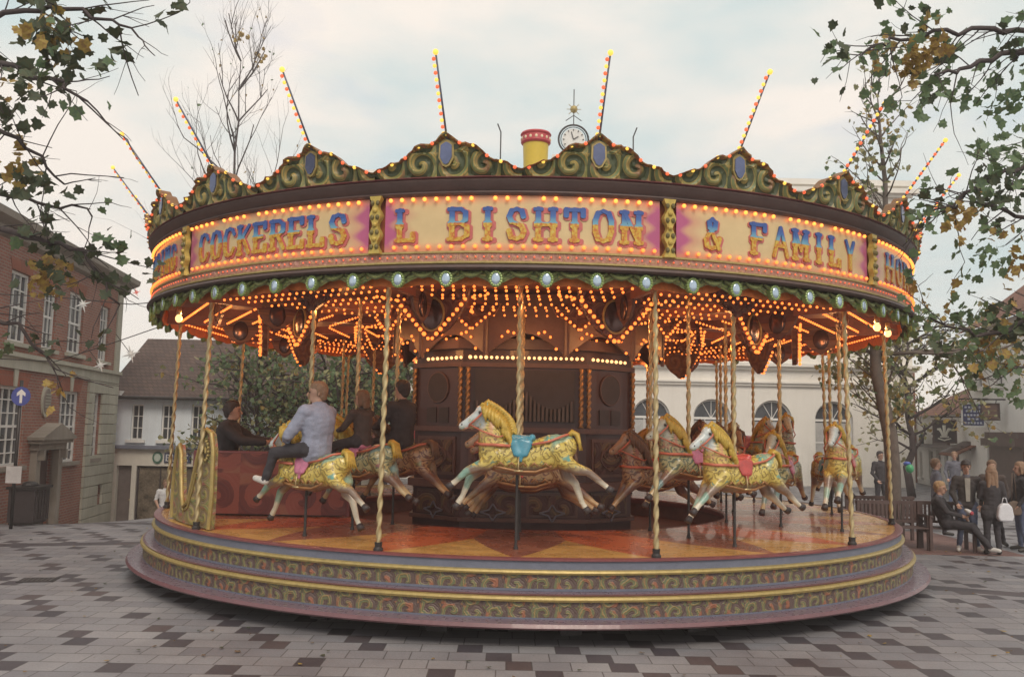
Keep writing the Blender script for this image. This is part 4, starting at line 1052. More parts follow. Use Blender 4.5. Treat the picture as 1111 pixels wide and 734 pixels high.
brick_red = brickmat('red_brick', (.34, .13, .085), (.26, .10, .07), (.30, .25, .22))
brick_lt = brickmat('gauged_brick', (.34, .10, .055), (.28, .085, .05), (.25, .15, .11), .08, .25, .006)
stone = render_wall('pale_stone', (.50, .48, .40), .18)
stone_d = render_wall('weathered_stone', (.32, .28, .24), .2)
cream_wall = render_wall('cream_stucco', (.80, .76, .70), .06)
white_wall = render_wall('white_render', (.84, .82, .79), .08)
blue_wall = render_wall('cool_white_render', (.74, .80, .86), .08)
tile_b = tilemat('brown_roof_tiles', (.13, .085, .07), (.09, .065, .06))
tile_r = tilemat('red_roof_tiles', (.28, .12, .075), (.21, .10, .07))
slate = tilemat('grey_slates', (.16, .16, .17), (.12, .12, .13))
lead = pbr('lead_flashing', (.35, .38, .40), .5, 0, .15, 2)

def wall(mb, x0, x1, z0, z1, y, ops, th=.22):
    """wall with openings cut (x0,x1,z0,z1[,arch]); front at y, thickness behind (+y)"""
    xs = sorted({x0, x1, *[o[0] for o in ops], *[o[1] for o in ops]}); zs = sorted({z0, z1, *[o[2] for o in ops], *[o[3] for o in ops]})
    for a, b in zip(xs, xs[1:]):
        for c, d in zip(zs, zs[1:]):
            cx, cz = (a + b) / 2, (c + d) / 2
            if any(o[0] < cx < o[1] and o[2] < cz < o[3] for o in ops): continue
            mb.poly([(a, y, c), (b, y, c), (b, y, d), (a, y, d)])
    for o in ops:
        a, b, c, d = o[:4]
        if len(o) > 4:                  # round head: spandrels
            r = (b - a) / 2; cx = (a + b) / 2; zc = d - r
            for s in (-1, 1):
                pts = [(cx + s * r, d)] + [(cx + s * r * cos(t), zc + r * sin(t)) for t in [PI / 2 * q / 8 for q in range(9)]]
                mb.poly([(x, y, z) for x, z in pts])
                for (xa, za), (xb, zb) in zip(pts[1:], pts[2:]): mb.poly([(xa, y, za), (xb, y, zb), (xb, y + th, zb), (xa, y + th, za)])
            mb.poly([(a, y, c), (a, y, zc), (a, y + th, zc), (a, y + th, c)]); mb.poly([(b, y, c), (b, y, zc), (b, y + th, zc), (b, y + th, c)])
        else:
            mb.poly([(a, y, c), (a, y, d), (a, y + th, d), (a, y + th, c)]); mb.poly([(b, y, c), (b, y, d), (b, y + th, d), (b, y + th, c)])
            mb.poly([(a, y, d), (b, y, d), (b, y + th, d), (a, y + th, d)])
        mb.poly([(a, y, c), (b, y, c), (b, y + th, c), (a, y + th, c)])
def sash(parent, x0, x1, z0, z1, y, nx=3, nz=4, arch=False, frame=whitepaint, depth=.12, fw=.07, sillm=None, glass=glassdark):
    """window part > glass, sill"""
    mb = MB(); yy = y + depth; fx = fw
    mb.box(x0, x0 + fx, yy - .05, yy + .02, z0, z1); mb.box(x1 - fx, x1, yy - .05, yy + .02, z0, z1); mb.box(x0 + fx, x1 - fx, yy - .048, yy + .018, z0, z0 + fx)
    zt = z1 - (x1 - x0) / 2 if arch else z1
    if not arch: mb.box(x0 + fx, x1 - fx, yy - .048, yy + .018, z1 - fx, z1)
    else: mb.box(x0 + fx, x1 - fx, yy - .052, yy + .022, zt - .05, zt + .05)
    for i in range(1, nx): x = x0 + (x1 - x0) * i / nx; mb.box(x - .016, x + .016, yy - .035, yy + .008, z0 + fx, zt if arch else z1 - fx)
    for i in range(1, nz): z = z0 + (zt - z0) * i / nz; w = .03 if i * 2 == nz else .014; mb.box(x0 + fx, x1 - fx, yy - .033, yy + .006, z - w, z + w)
    if arch:
        r = (x1 - x0) / 2; cx = (x0 + x1) / 2
        mb.tube([(cx + (r - .04) * cos(t), yy - .015, zt + (r - .04) * sin(t)) for t in [PI * q / 14 for q in range(15)]], .04, 4, cap=False)
        for t in (PI / 3, PI / 2, 2 * PI / 3): mb.tube([(cx, yy - .012, zt), (cx + r * cos(t), yy - .012, zt + r * sin(t))], .018, 4)
    w = mb.build('window', frame, parent)
    mb = MB(); mb.poly([(x0, yy, z0), (x1, yy, z0), (x1, yy, zt), (x0, yy, zt)])
    if arch: mb.poly([(cx + r * cos(t), yy, zt + r * sin(t)) for t in [PI * q / 16 for q in range(17)]])
    mb.build('pane', glass, w)
    if sillm: mb = MB(); mb.box(x0 - .12, x1 + .12, y - .10, y + .05, z0 - .10, z0); mb.build('sill', sillm, w)
    return w
def frame_of(A, B):
    d = Vector((B[0] - A[0], B[1] - A[1])); return math.atan2(d.y, d.x), d.length

def brick_building():
    # local x runs along the facade away from the camera; local -y faces the square... facade normal must face +X
    A, B = (-11.95, 3.7), (-12.95, 11.4); a, L = frame_of(A, B)
    t = thing('brick_building', 'red brick building with tall sash windows and stone doorway at the far left', 'building', (A[0], A[1], 0), a)
    # local +x away from camera, local -y is towards +X world (the square)
    E0, E1 = -5.5, 9.4; Z0 = -1.6; ZT = 6.55
    lo = [(-2.0, -.7, 1.05, 3.0), (.95, 2.4, 1.1, 3.0), (3.2, 4.4, -.65, 1.42), (4.65, 6.1, 1.05, 3.02), (7.25, 7.95, 1.08, 3.05), (8.05, 8.45, -.15, .25)]
    up = [(-2.0, -.8, 3.98, 5.3), (1.1, 2.2, 4.05, 5.75), (3.1, 3.95, 4.05, 5.75), (4.85, 6.0, 4.08, 5.80), (7.45, 8.3, 4.05, 5.75)]
    mb = MB(); wall(mb, E0, E1, Z0, ZT, 0, lo + up); 
    for x in (E0, E1): mb.poly([(x, 0, Z0), (x, 6, Z0), (x, 6, ZT), (x, 0, ZT)])
    mb.build('wall', brick_red, t)
    mb = MB(); mb.box(E0, 9.5, -.06, -.002, 3.42, 3.70); mb.box(E0, 9.52, -.14, -.002, 3.70, 3.80)
    mb.build('string_course', stone, t)
    # rusticated stone corner
    mb = MB(); z = Z0
    while z < 3.40:
        h = min(.31, 3.42 - z - .002)
        for a0, b0 in ((6.72, 7.24), (7.96, 9.46)) if 1.06 < z + h / 2 < 3.06 else ((6.72, 9.46),):
            if z < .25 and z + h > -.15 and a0 < 8.0 < b0: mb.box(a0, 8.04, -.07, -.002, z, z + h - .02); mb.box(8.46, b0, -.07, -.002, z, z + h - .02)
            else: mb.box(a0, b0, -.07, -.002, z, z + h - .02)
        z += .31
    mb.box(6.75, 9.44, -.05, -.001, 3.802, 6.5) if False else None
    mb.build('quoins', stone, t)
    mb = MB(); mb.box(9.0, 9.46, -.05, -.002, 3.802, 6.5); mb.build('pilaster', stone, t)
    mb = MB(); mb.prism([(-.02, 6.40), (-.14, 6.46), (-.16, 6.6), (-.30, 6.66), (-.42, 6.72), (-.45, 6.86), (.3, 6.88), (.3, 6.4)], E0, 9.85, 'x'); mb.build('eaves_cornice', stone_d, t)
    mb = MB(); mb.poly([(E0, -.45, 6.87), (9.85, -.45, 6.87), (9.6, 1.8, 7.5), (E0, 1.8, 7.5)]); mb.poly([(E0, 1.8, 7.5), (9.6, 1.8, 7.5), (9.6, 6, 7.5), (E0, 6, 7.5)]); mb.poly([(9.85, -.45, 6.87), (9.85, 6, 6.87), (9.6, 6, 7.5), (9.6, 1.8, 7.5)]); mb.build('roof', lead, t)
    for o in lo:
        if o[1] - o[0] > 1.3 or o[0] == -2.0: sash(t, *o, 0, 4, 6, sillm=stone_d)
    sash(t, 7.25, 7.95, 1.08, 3.05, 0, 2, 6, sillm=stone_d)
    for o in up: sash(t, *o, 0, 3, 4, sillm=stone)
    for o in (lo[0], lo[1], lo[3]):
        mb = MB(); cx = (o[0] + o[1]) / 2; mb.prism([(o[0] - .22, o[3] + .36), (o[0] - .02, o[3] + .002), (o[1] + .02, o[3] + .002), (o[1] + .22, o[3] + .36)], -.012, -.001); mb.build('flat_arch', brick_lt, t)
    for o in up:
        mb = MB(); mb.prism([(o[0] - .15, o[3] + .28), (o[0] - .02, o[3] + .002), (o[1] + .02, o[3] + .002), (o[1] + .15, o[3] + .28)], -.012, -.001); mb.build('flat_arch', brick_lt, t)
    for o in (lo[0], lo[1], lo[3]): mb = MB(); cx = (o[0] + o[1]) / 2; mb.prism([(cx - .07, o[3]), (cx + .07, o[3]), (cx + .12, 3.415), (cx - .12, 3.415)], -.045, -.013); mb.build('keystone', stone, t)
    mb = MB(); mb.box(8.05, 8.45, .10, .12, -.15, .25)
    for i in range(5): mb.box(8.08 + .08 * i, 8.10 + .08 * i, .05, .07, -.15, .25)
    mb.build('vent_grille', darkmetal, t)
    # doorway
    mb = MB(); mb.box(2.92, 3.2, -.16, .05, -.9, 1.45); mb.box(4.4, 4.68, -.16, .05, -.9, 1.45); mb.box(2.85, 4.75, -.22, .04, 1.45, 1.62); mb.box(2.72, 4.88, -.34, .04, 1.62, 1.71)
    mb.prism([(2.66, 1.71), (4.94, 1.71), (4.94, 1.78), (3.8, 2.14), (2.66, 1.78)], -.40, .02)
    for x in (3.0, 4.5): mb.box(x, x + .12, -.30, -.16, 1.2, 1.45)
    mb.box(2.8, 4.8, -.5, -.001, -.95, -.62)
    mb.build('doorcase', stone_d, t)
    mb = MB(); mb.box(3.2, 4.4, .12, .17, -.65, 1.42)
    for x0 in (3.32, 3.86):
        for z0, z1 in ((-.5, .2), (.32, .85), (.97, 1.3)): mb.box(x0, x0 + .42, .10, .12, z0, z1)
    d = mb.build('door', darkbrown, t); mb = MB(); mb.sphere((3.84, .08, .28), .035, 8, 6); mb.build('handle', brass, d)
    mb = MB()
    pl = [(3.62 + .36 * cos(q) * .8, 2.70 + .42 * sin(q)) for q in [2 * PI * k / 24 for k in range(24)]]
    mb.prism(pl, -.05, -.001); mb.mat(1).prism([(3.62 + (x - 3.62) * .78, 2.7 + (z - 2.7) * .78) for x, z in pl], -.07, -.05)
    mb.mat(0); 
    for k in range(5): mb.box(3.47, 3.77, -.085, -.07, 2.54 + .08 * k, 2.57 + .08 * k)
    mb.build('stone_plaque', [stone, pbr('plaque_face', (.22, .18, .16), .7)], t, smooth='auto')
    return t
brick_building()

def shop_building():
    t = thing('white_shop', 'low pale blue white shop with brown tiled roof beyond the brick building', 'building', (0, 14, 0), 0)
    x0, x1 = -13.75, -4.5
    ups = [(-13.02, -12.62, 1.6, 2.78), (-12.0, -11.6, 1.6, 2.78), (-11.0, -10.6, 1.6, 2.78), (-9.6, -9.1, 1.6, 2.78), (-8.2, -7.7, 1.6, 2.78), (-6.8, -6.3, 1.6, 2.78)]
    mb = MB(); wall(mb, x0, x1, 1.40, 3.10, 0, ups); mb.poly([(x0, 0, -1.6), (x0, 5, -1.6), (x0, 5, 3.1), (x0, 0, 3.1)]); mb.poly([(x1, 0, -1.6), (x1, 5, -1.6), (x1, 5, 3.1), (x1, 0, 3.1)]); mb.build('wall', blue_wall, t)
    lows = [(-13.38, -12.88, -1.35, .74), (-12.72, -10.4, -1.1, .74), (-9.8, -7.6, -1.1, .74), (-7.2, -5.2, -1.1, .74)]
    mb = MB(); wall(mb, x0, x1, -1.7, 1.3, -.05, lows); mb.build('shopfront', pbr('cream_shopfront', (.62, .58, .51), .6, 0, .1, 2), t)
    mb = MB(); mb.box(x0, x1, -.22, .0, 1.3, 1.41); mb.build('fascia_cornice', pbr('slate_blue_trim', (.16, .17, .22), .6), t)
    for o in ups: sash(t, *o, 0, 2, 3, sillm=whitepaint, fw=.045)
    for o in lows[1:]:
        sash(t, *o, -.05, 3, 1, frame=blackpaint, fw=.06, glass=CACHE.get('shopglass') or pbr('shopglass', (.15, .12, .09), .15, 0, .8, 2.5))
    mb = MB(); mb.box(-13.38, -12.88, .12, .17, -1.6, .74); d = mb.build('door', pbr('grey_door', (.16, .13, .12), .6), t)
    mb = MB(); mb.sphere((-12.95, .09, -.4), .03, 8, 5); mb.build('handle', brass, d)
    # fascia sign: round emblem and dark lettered board
    mb = MB(); mb.mat(0).prism([(-12.03 + .17 * cos(2 * PI * k / 20), 1.02 + .2 * sin(2 * PI * k / 20)) for k in range(20)], -.09, -.052); mb.mat(1).prism([(-12.03 + .11 * cos(2 * PI * k / 16), 1.02 + .13 * sin(2 * PI * k / 16)) for k in range(16)], -.10, -.09)
    mb.mat(2).box(-11.80, -10.9, -.09, -.052, .86, 1.18)
    sg = mb.build('shop_sign', [pbr('green_emblem', (.06, .14, .10), .5), pbr('pale_emblem', (.45, .5, .45), .5), pbr('navy_board', (.05, .06, .12), .5)], t)
    mb = MB(); x = -11.74
    for ch in 'BLUE': letter(mb, ch, .13, .2, .035, lambda X, Z, d, x=x: Vector((x + X, -.09 - d, .92 + Z)), 0, .01, False); x += .2
    mb.build('shop_lettering', pbr('pale_letters', (.6, .6, .6), .5), sg)
    mb = MB(); mb.poly([(x0 - .2, -.3, 3.02), (x1 + .2, -.3, 3.02), (x1 + .2, 3.2, 5.3), (x0 - .2, 3.2, 5.3)]); mb.poly([(x0 - .2, 3.2, 5.3), (x1 + .2, 3.2, 5.3), (x1 + .2, 6.5, 3.0), (x0 - .2, 6.5, 3.0)])
    mb.poly([(x0, 0, 3.1), (x0, 5, 3.1), (x0, 3.2, 5.2)]); mb.poly([(x1, 0, 3.1), (x1, 5, 3.1), (x1, 3.2, 5.2)])
    rf = mb.build('roof', tile_b, t); mb = MB(); mb.tube([(x0 - .2, -.35, 3.0), (x1 + .2, -.35, 3.0)], .06, 8); mb.tube([(x0 + .15, -.1, 3.0), (x0 + .15, -.1, -1.5)], .04, 8); mb.build('gutter', darkmetal, t)
    mb = MB(); mb.box(x0 - .02, x0 + .45, -.34, -.02, 3.0, 3.22); mb.build('eaves_bracket', whitepaint, t)
shop_building()

def town_hall():
    t = thing('white_hall', 'long white stuccoed hall with arched ground floor windows behind the carousel', 'building', (0, 22, 0), 0)
    x0, x1 = -9.5, 17.1
    ar = [(8.42 + 2.62 * k - .82, 8.42 + 2.62 * k + .82, .9, 3.62, 1) for k in range(-6, 3)]
    ups = [(8.42 + 2.62 * k - .6, 8.42 + 2.62 * k + .6, 6.2, 8.6) for k in range(-6, 4)]; top = [(8.42 + 2.62 * k - .55, 8.42 + 2.62 * k + .55, 9.6, 11.0) for k in range(-6, 4)]
    mb = MB(); wall(mb, x0, x1, -2, 13.1, 0, ar + ups + top, .3)
    mb.poly([(x1, 0, -2), (x1, 8, -2), (x1, 8, 13.1), (x1, 0, 13.1)]); mb.poly([(x0, 0, -2), (x0, 8, -2), (x0, 8, 13.1), (x0, 0, 13.1)]); mb.poly([(x0, 0, 13.1), (x1, 0, 13.1), (x1, 8, 13.1), (x0, 8, 13.1)])
    mb.build('wall', cream_wall, t)
    mb = MB()
    for z0, z1, d in ((4.22, 4.34, .10), (4.34, 4.42, .18), (4.92, 5.06, .14), (5.06, 5.2, .28), (12.6, 12.75, .15), (12.75, 12.95, .35), (13.1, 13.35, .2)): mb.box(x0 - .05, x1 + d, -d, -.003, z0, z1)
    mb.build('cornice_bands', cream_wall, t)
    mb = MB(); mb.box(1.5, 3.16, .3, 1.6, 13.2, 14.2); mb.box(1.4, 3.26, .2, 1.7, 14.2, 14.34); mb.build('attic', cream_wall, t)
    for o in ar:
        sash(t, *o[:4], 0, 3, 2, arch=True, sillm=cream_wall, depth=.2)
        mb = MB(); mb.box(o[0] + .08, o[1] - .08, .185, .192, o[2] + .1, o[3] - .92); mb.build('blind', pbr('net_blind', (.42, .41, .40), .8, 0, .2, 2), t)
    for o in ups: sash(t, *o, 0, 3, 4, sillm=cream_wall)
    for o in top: sash(t, *o, 0, 3, 3, sillm=cream_wall)
    # clock roundel in an iron hoop with a gilt ball above
    mb = MB(); c = (2.33, .1, 15.0)
    mb.mat(0).tube([(c[0] + .66 * cos(2 * PI * q / 32), .1, c[2] + .66 * sin(2 * PI * q / 32)) for q in range(33)], .045, 8, cap=False)
    mb.tube([(c[0] + .56 * cos(2 * PI * q / 32), .1, c[2] + .56 * sin(2 * PI * q / 32)) for q in range(33)], .02, 6, cap=False)
    mb.mat(1).prism([(c[0] + .5 * cos(2 * PI * q / 28), c[2] + .5 * sin(2 * PI * q / 28)) for q in range(28)], .12, .2)
    mb.mat(0)
    for q in range(12): a = 2 * PI * q / 12; mb.tube([(c[0] + .40 * cos(a), .09, c[2] + .40 * sin(a)), (c[0] + .47 * cos(a), .09, c[2] + .47 * sin(a))], .02, 4)
    mb.tube([(c[0], .08, c[2]), (c[0] + .22, .08, c[2] + .14)], .02, 4); mb.tube([(c[0], .08, c[2]), (c[0] - .1, .08, c[2] + .35)], .018, 4)
    mb.tube([(c[0], .1, c[2] + .66), (c[0], .1, 17.3)], .022, 6); mb.tube([(c[0] - .35, .1, 15.85), (c[0], .1, 16.1), (c[0] + .35, .1, 15.85)], .02, 6)
    mb.mat(2).sphere((c[0], .1, 16.38), .17, 12, 8)
    for q in range(8): a = 2 * PI * q / 8; mb.tube([(c[0] + .15 * cos(a), .1, 16.38 + .15 * sin(a)), (c[0] + .32 * cos(a), .1, 16.38 + .32 * sin(a))], .015, 4)
    mb.build('clock', [darkmetal, whitepaint, gold], t, smooth='auto')
    mb = MB(); mb.tube([(-.9, .2, 13.3), (-.9, .2, 15.3), (-1.05, .1, 15.65)], .03, 6); mb.tube([(5.0, .2, 13.3), (5.0, .2, 15.2), (5.15, .1, 15.6)], .03, 6); mb.build('roof_floodlight', darkmetal, t)
town_hall()

def pub_building():
    A, B = (19.2, 26.4), (16.3, 12); a, L = frame_of(A, B)        # local x from the far end to the near end, local -y faces the square
    def S(s): return L - s                                         # s measured from the near end
    t = thing('white_pub', 'white rendered pub with red tiled roof and hanging signs at the right', 'building', (A[0], A[1], 0), a)
    g1 = L - 5.6
    wins = [(.6, 1.1, .3, 1.5), (2.2, 2.9, .3, 1.6), (3.4, 4.1, .3, 1.6), (4.6, 5.2, .3, 1.6)]
    mb = MB(); wall(mb, -.1, g1, -.1, 3.2, 0, wins + [(5.7, 6.7, -.1, 1.9)]); mb.build('wall', white_wall, t)
    for o in wins: sash(t, *o, 0, 2, 3, sillm=whitepaint)
    mb = MB(); mb.box(5.7, 6.7, .14, .2, -.1, 1.9); d = mb.build('door', darkbrown, t); mb = MB(); mb.sphere((5.85, .1, .9), .04); mb.build('handle', brass, d)
    mb = MB(); mb.poly([(-.2, -.35, 3.1), (g1, -.35, 3.1), (g1, 2.6, 4.6), (-.2, 2.6, 4.6)]); mb.build('roof', tile_r, t)
    # brick upper range behind with windows and its own roof
    uw = [(1.2 + 1.6 * k, 1.9 + 1.6 * k, 4.35, 5.15) for k in range(5)]
    mb = MB(); wall(mb, -.1, g1, 3.2, 5.6, 2.6, uw); mb.build('upper_wall', brick_red, t)
    for o in uw: sash(t, *o, 2.6, 2, 2, sillm=whitepaint)
    mb = MB(); mb.poly([(-.3, 2.3, 5.5), (g1, 2.3, 5.5), (g1, 5.4, 7.4), (-.3, 5.4, 7.4)]); mb.build('upper_roof', tile_r, t)
    mb = MB(); mb.box(5.2, 6.0, 4.2, 5.0, 6.4, 8.3); mb.box(5.1, 6.1, 4.1, 5.1, 8.3, 8.5); mb.build('chimney', brick_red, t)
    # long dark fascia with lean-to
    mb = MB(); mb.box(-.1, g1 - .3, -.5, -.02, 1.72, 1.86); mb.prism([(-.9, 1.62), (-.02, 2.05), (-.02, 1.95), (-.9, 1.55)], 7.4, g1, 'x'); mb.build('pentice', darkbrown, t)
    mb = MB(); mb.prism([(-1.0, 1.55), (-.02, 2.02), (-.02, 1.98), (-1.0, 1.49)], 7.6, g1 + .6, 'x'); mb.build('pentice_tiles', tile_r, t)
    for s in (12.9, 11.5, 10.6, 9.6): mb = MB(); mb.box(S(s) - .22, S(s) + .22, -.05, -.01, 2.28, 2.36); mb.build('wall_slot', blackpaint, t)
    mb = MB(); mb.box(S(11.4), S(8.9), -.12, -.02, 1.75, 2.02) if False else mb.box(S(11.3), S(9.1), -.14, -.02, 1.78, 2.16)
    nb = mb.build('name_board', pbr('brown_name_board', (.10, .06, .05), .5), t)
    # tall gabled white house at the near end
    mb = MB(); h = [(g1 + .9, g1 + 1.5, 4.0, 5.0), (g1 + 3.0, g1 + 3.6, 4.0, 5.0)]
    wall(mb, g1, L + 3, -.1, 6.2, -.25, h + [(g1 + 1.8, g1 + 2.6, -.1, 1.9)]); mb.poly([(g1, -.25, -.1), (g1, 5, -.1), (g1, 5, 6.2), (g1, -.25, 6.2)]); mb.build('gabled_wall', white_wall, t)
    for o in h: sash(t, *o, -.25, 2, 3, sillm=whitepaint)
    mb = MB(); mb.poly([(g1 - .2, -.6, 6.1), (L + 3, -.6, 6.1), (L + 3, 2.6, 8.6), (g1 - .2, 2.6, 8.6)]); mb.build('near_roof', tile_r, t)
    mb = MB(); mb.box(g1 + 1.8, g1 + 2.6, -.1, -.05, -.1, 1.9); mb.build('side_door', darkbrown, t)
    mb = MB(); mb.box(S(2.2), S(-1), -.95, -.27, 1.95, 2.2); mb.box(S(2.1), S(-1), -.85, -.27, 2.2, 2.4); mb.box(S(2.0), S(-1), -.75, -.68, -.1, 1.95); mb.build('porch', darkbrown, t)
    mb = MB(); mb.tube([(.25, -.08, 5.4), (.25, -.08, -.1)], .06, 8); mb.build('drainpipe', pbr('rusty_pipe', (.25, .12, .09), .6), t)
    # hanging and fixed signs, each on its own bracket
    M = Matrix.Translation((A[0], A[1], 0)) @ Matrix.Rotation(a, 4, 'Z')
    def sign(name, label, cat, s, z0, z1, w, mats, paint, yaw=-.75):
        p = M @ Vector((S(s), -.75, 0)); q = thing(name, label, cat, (p.x, p.y, 0), yaw)
        b = MB(); b.mat(0).box(-w / 2, w / 2, -.03, .03, z0, z1)
        b.mat(1)
        for x in (-w / 2, w / 2): b.box(x - .03, x + .03, -.045, .045, z0 - .03, z1 + .03)
        for z in (z0, z1): b.box(-w / 2 + .03, w / 2 - .03, -.044, .044, z - .03, z + .03)
        b.build('board', mats[:2], q); b = MB(); b.tube([(-w / 2 - .1, 0, z1 + .16), (w / 2 + .75, .55, z1 + .16)], .025, 6)
        for x in (-w / 3, w / 3): b.tube([(x, 0, z1 + .02), (x, 0 if x < 0 else .1, z1 + .15)], .015, 6)
        b.build('bracket', darkmetal, q); b = MB(); paint(b); b.build('painted_device', mats[2], q, smooth='auto')
    def feathers(b):
        for s in (-1, 0, 1):
            pts = [(s * .06, -.05, 2.2), (s * .10, -.05, 2.38), (s * .17, -.05, 2.5), (s * .26, -.05, 2.50 if s else 2.62)]
            b.tube(pts, [.03, .05, .06, .035], 6)
            if s == 0: b.tube([(0, -.05, 2.2), (0, -.05, 2.66)], [.04, .07], 6)
        b.tube([(-.16, -.05, 2.2), (.16, -.05, 2.2)], .03, 6); b.tube([(-.24, -.05, 2.14), (0, -.05, 2.06), (.24, -.05, 2.14)], .025, 6)
    sign('pub_sign', 'square black hanging sign with three white feathers', 'pub sign', 7.1, 1.98, 2.84, .82, [blackpaint, darkbrown, pbr('sign_white', (.7, .68, .6), .5)], feathers)
    def lines(b):
        for zz, wd, n in ((3.28, .58, 5), (3.14, .5, 4), (3.0, .62, 6), (2.86, .4, 3), (2.72, .6, 6)):
            st = .0
            for k in range(n): b.box(-wd / 2 + wd * k / n + .01, -wd / 2 + wd * (k + .72) / n, -.045, -.032, zz - .035, zz + .035)
    sign('blue_sign', 'navy blue hanging sign with rows of pale lettering', 'hanging sign', 3.5, 2.6, 3.42, .74, [pbr('navy_sign', (.05, .06, .16), .5), whitepaint, pbr('pale_blue_text', (.55, .58, .68), .5)], lines)
    def none(b): b.sphere((0, -.035, 2.5 + .55), .02); b.box(-.2, .2, -.04, -.032, 3.1, 3.14); b.box(-.16, .16, -.04, -.032, 2.95, 2.99)
    sign('brown_sign', 'small plain brown hanging sign by the tall white house', 'hanging sign', 1.75, 2.82, 3.34, .52, [pbr('brown_sign_board', (.17, .10, .08), .6), darkbrown, pbr('dull_gold_text', (.25, .18, .1), .5)], none)
    p = M @ Vector((S(12.4), -.3, 0)); q = thing('wall_lantern', 'dark green lantern on the white pub wall by the drainpipe', 'lantern', (p.x, p.y, 0))
    b = MB(); b.lathe([(.02, 2.35), (.14, 2.2), (.12, 2.18), (.09, 1.85), (.03, 1.8), (0, 1.8)], 8); b.tube([(0, 0, 2.3), (.1, .3, 2.3)], .02, 6); b.build('lantern_case', pbr('lantern_green', (.05, .09, .09), .4), q)
pub_building()

# ------------------------------------------------------------------ trees
leaf_mats = {}
def leafmat(name, cols, trans=.3):
    if name in leaf_mats: return leaf_mats[name]
    m, nt, b = setmat(name); g = G(nt); co = g.coord('Object'); f = g.noise(co, 1.8, 3, .6); w = g.noise(co, 23, 1)
    n = len(cols); c = g.ramp(g.m('MULTIPLY_ADD', w, .7, g.m('MULTIPLY', f, .3)), [(.25 + .5 * i / (n - 1), c) for i, c in enumerate(cols)])
    g.put(b.inputs['Base Color'], c); b.inputs['Roughness'].default_value = .6
    tr = g.n.new('ShaderNodeBsdfTranslucent'); g.put(tr.inputs[0], c); mx = g.n.new('ShaderNodeMixShader'); mx.inputs[0].default_value = trans
    g.l.new(b.outputs[0], mx.inputs[1]); g.l.new(tr.outputs[0], mx.inputs[2]); g.l.new(mx.outputs[0], g.n['Material Output'].inputs[0]); leaf_mats[name] = m; return m
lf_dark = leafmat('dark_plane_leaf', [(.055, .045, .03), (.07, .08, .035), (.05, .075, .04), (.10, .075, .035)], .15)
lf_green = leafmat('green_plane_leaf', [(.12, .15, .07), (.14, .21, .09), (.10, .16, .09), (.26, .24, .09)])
lf_gold = leafmat('yellow_autumn_leaf', [(.28, .20, .06), (.42, .30, .07), (.30, .17, .06), (.20, .18, .07)])
lf_mix = leafmat('mixed_autumn_leaf', [(.17, .20, .10), (.34, .29, .11), (.22, .26, .15), (.36, .26, .11), (.18, .22, .12)])
bark = pbr('grey_bark', (.13, .105, .09), .9, 0, .35, 7, .5)
bark_d = pbr('dark_bark', (.06, .045, .045), .9, 0, .3, 7, .4)
LEAFSHAPE = [(0, 0), (.26, -.16), (.34, .04), (.56, .20), (.38, .36), (.36, .62), (.16, .66), (0, .95), (-.18, .66), (-.38, .60), (-.36, .38), (-.54, .22), (-.34, .06), (-.24, -.16)]
def leaf(mb, p, size, rnd, down=.4, simple=False):
    n = Vector((rnd.gauss(0, 1), rnd.gauss(0, 1), rnd.gauss(0, 1) + .3)).normalized(); d = Vector((rnd.gauss(0, 1), rnd.gauss(0, 1), rnd.gauss(0, 1) - down)).normalized()
    a = n.cross(d)
    if a.length < .05: return
    a.normalize(); d = a.cross(n).normalized(); sh = LEAFSHAPE if not simple else [(0, 0), (.38, .25), (.25, .6), (0, 1), (-.25, .6), (-.38, .25)]
    fold = .25
    mid = [mb.av(p + d * (y * size) + a * (x * size) + n * (abs(x) * fold * size)) for x, y in sh]
    mb.af(mid)
def wobble(p0, p1, rnd, amt, n=6):
    pts = []
    for i in range(n + 1):
        t = i / n; q = Vector(p0).lerp(Vector(p1), t)
        if 0 < i < n: q += Vector((rnd.gauss(0, amt), rnd.gauss(0, amt), rnd.gauss(0, amt)))
        pts.append(q)
    return pts
def branch(mb, p0, d, L, r, depth, rnd, tips, spread=.6, up=.15, ratio=.68, kids=(2, 3), seg=5):
    pts = [Vector(p0)]; dd = Vector(d).normalized()
    for i in range(seg):
        dd = (dd + Vector((rnd.gauss(0, .13), rnd.gauss(0, .13), rnd.gauss(0, .10) + up * .3))).normalized(); pts.append(pts[-1] + dd * (L / seg))
    mb.tube(pts, [r * (1 - .5 * i / seg) for i in range(seg + 1)], 7 if r > .04 else 4)
    tips.extend((p, depth) for p in pts[1:])
    if depth > 0:
        for k in range(rnd.randint(*kids)):
            i = rnd.randint(max(1, seg - 3), seg); a = Vector((rnd.gauss(0, 1), rnd.gauss(0, 1), rnd.gauss(0, .7) + up)).normalized()
            branch(mb, pts[i], (dd + a * spread * 1.6), L * ratio * rnd.uniform(.8, 1.15), r * .5, depth - 1, rnd, tips, spread, up, ratio, kids, seg)

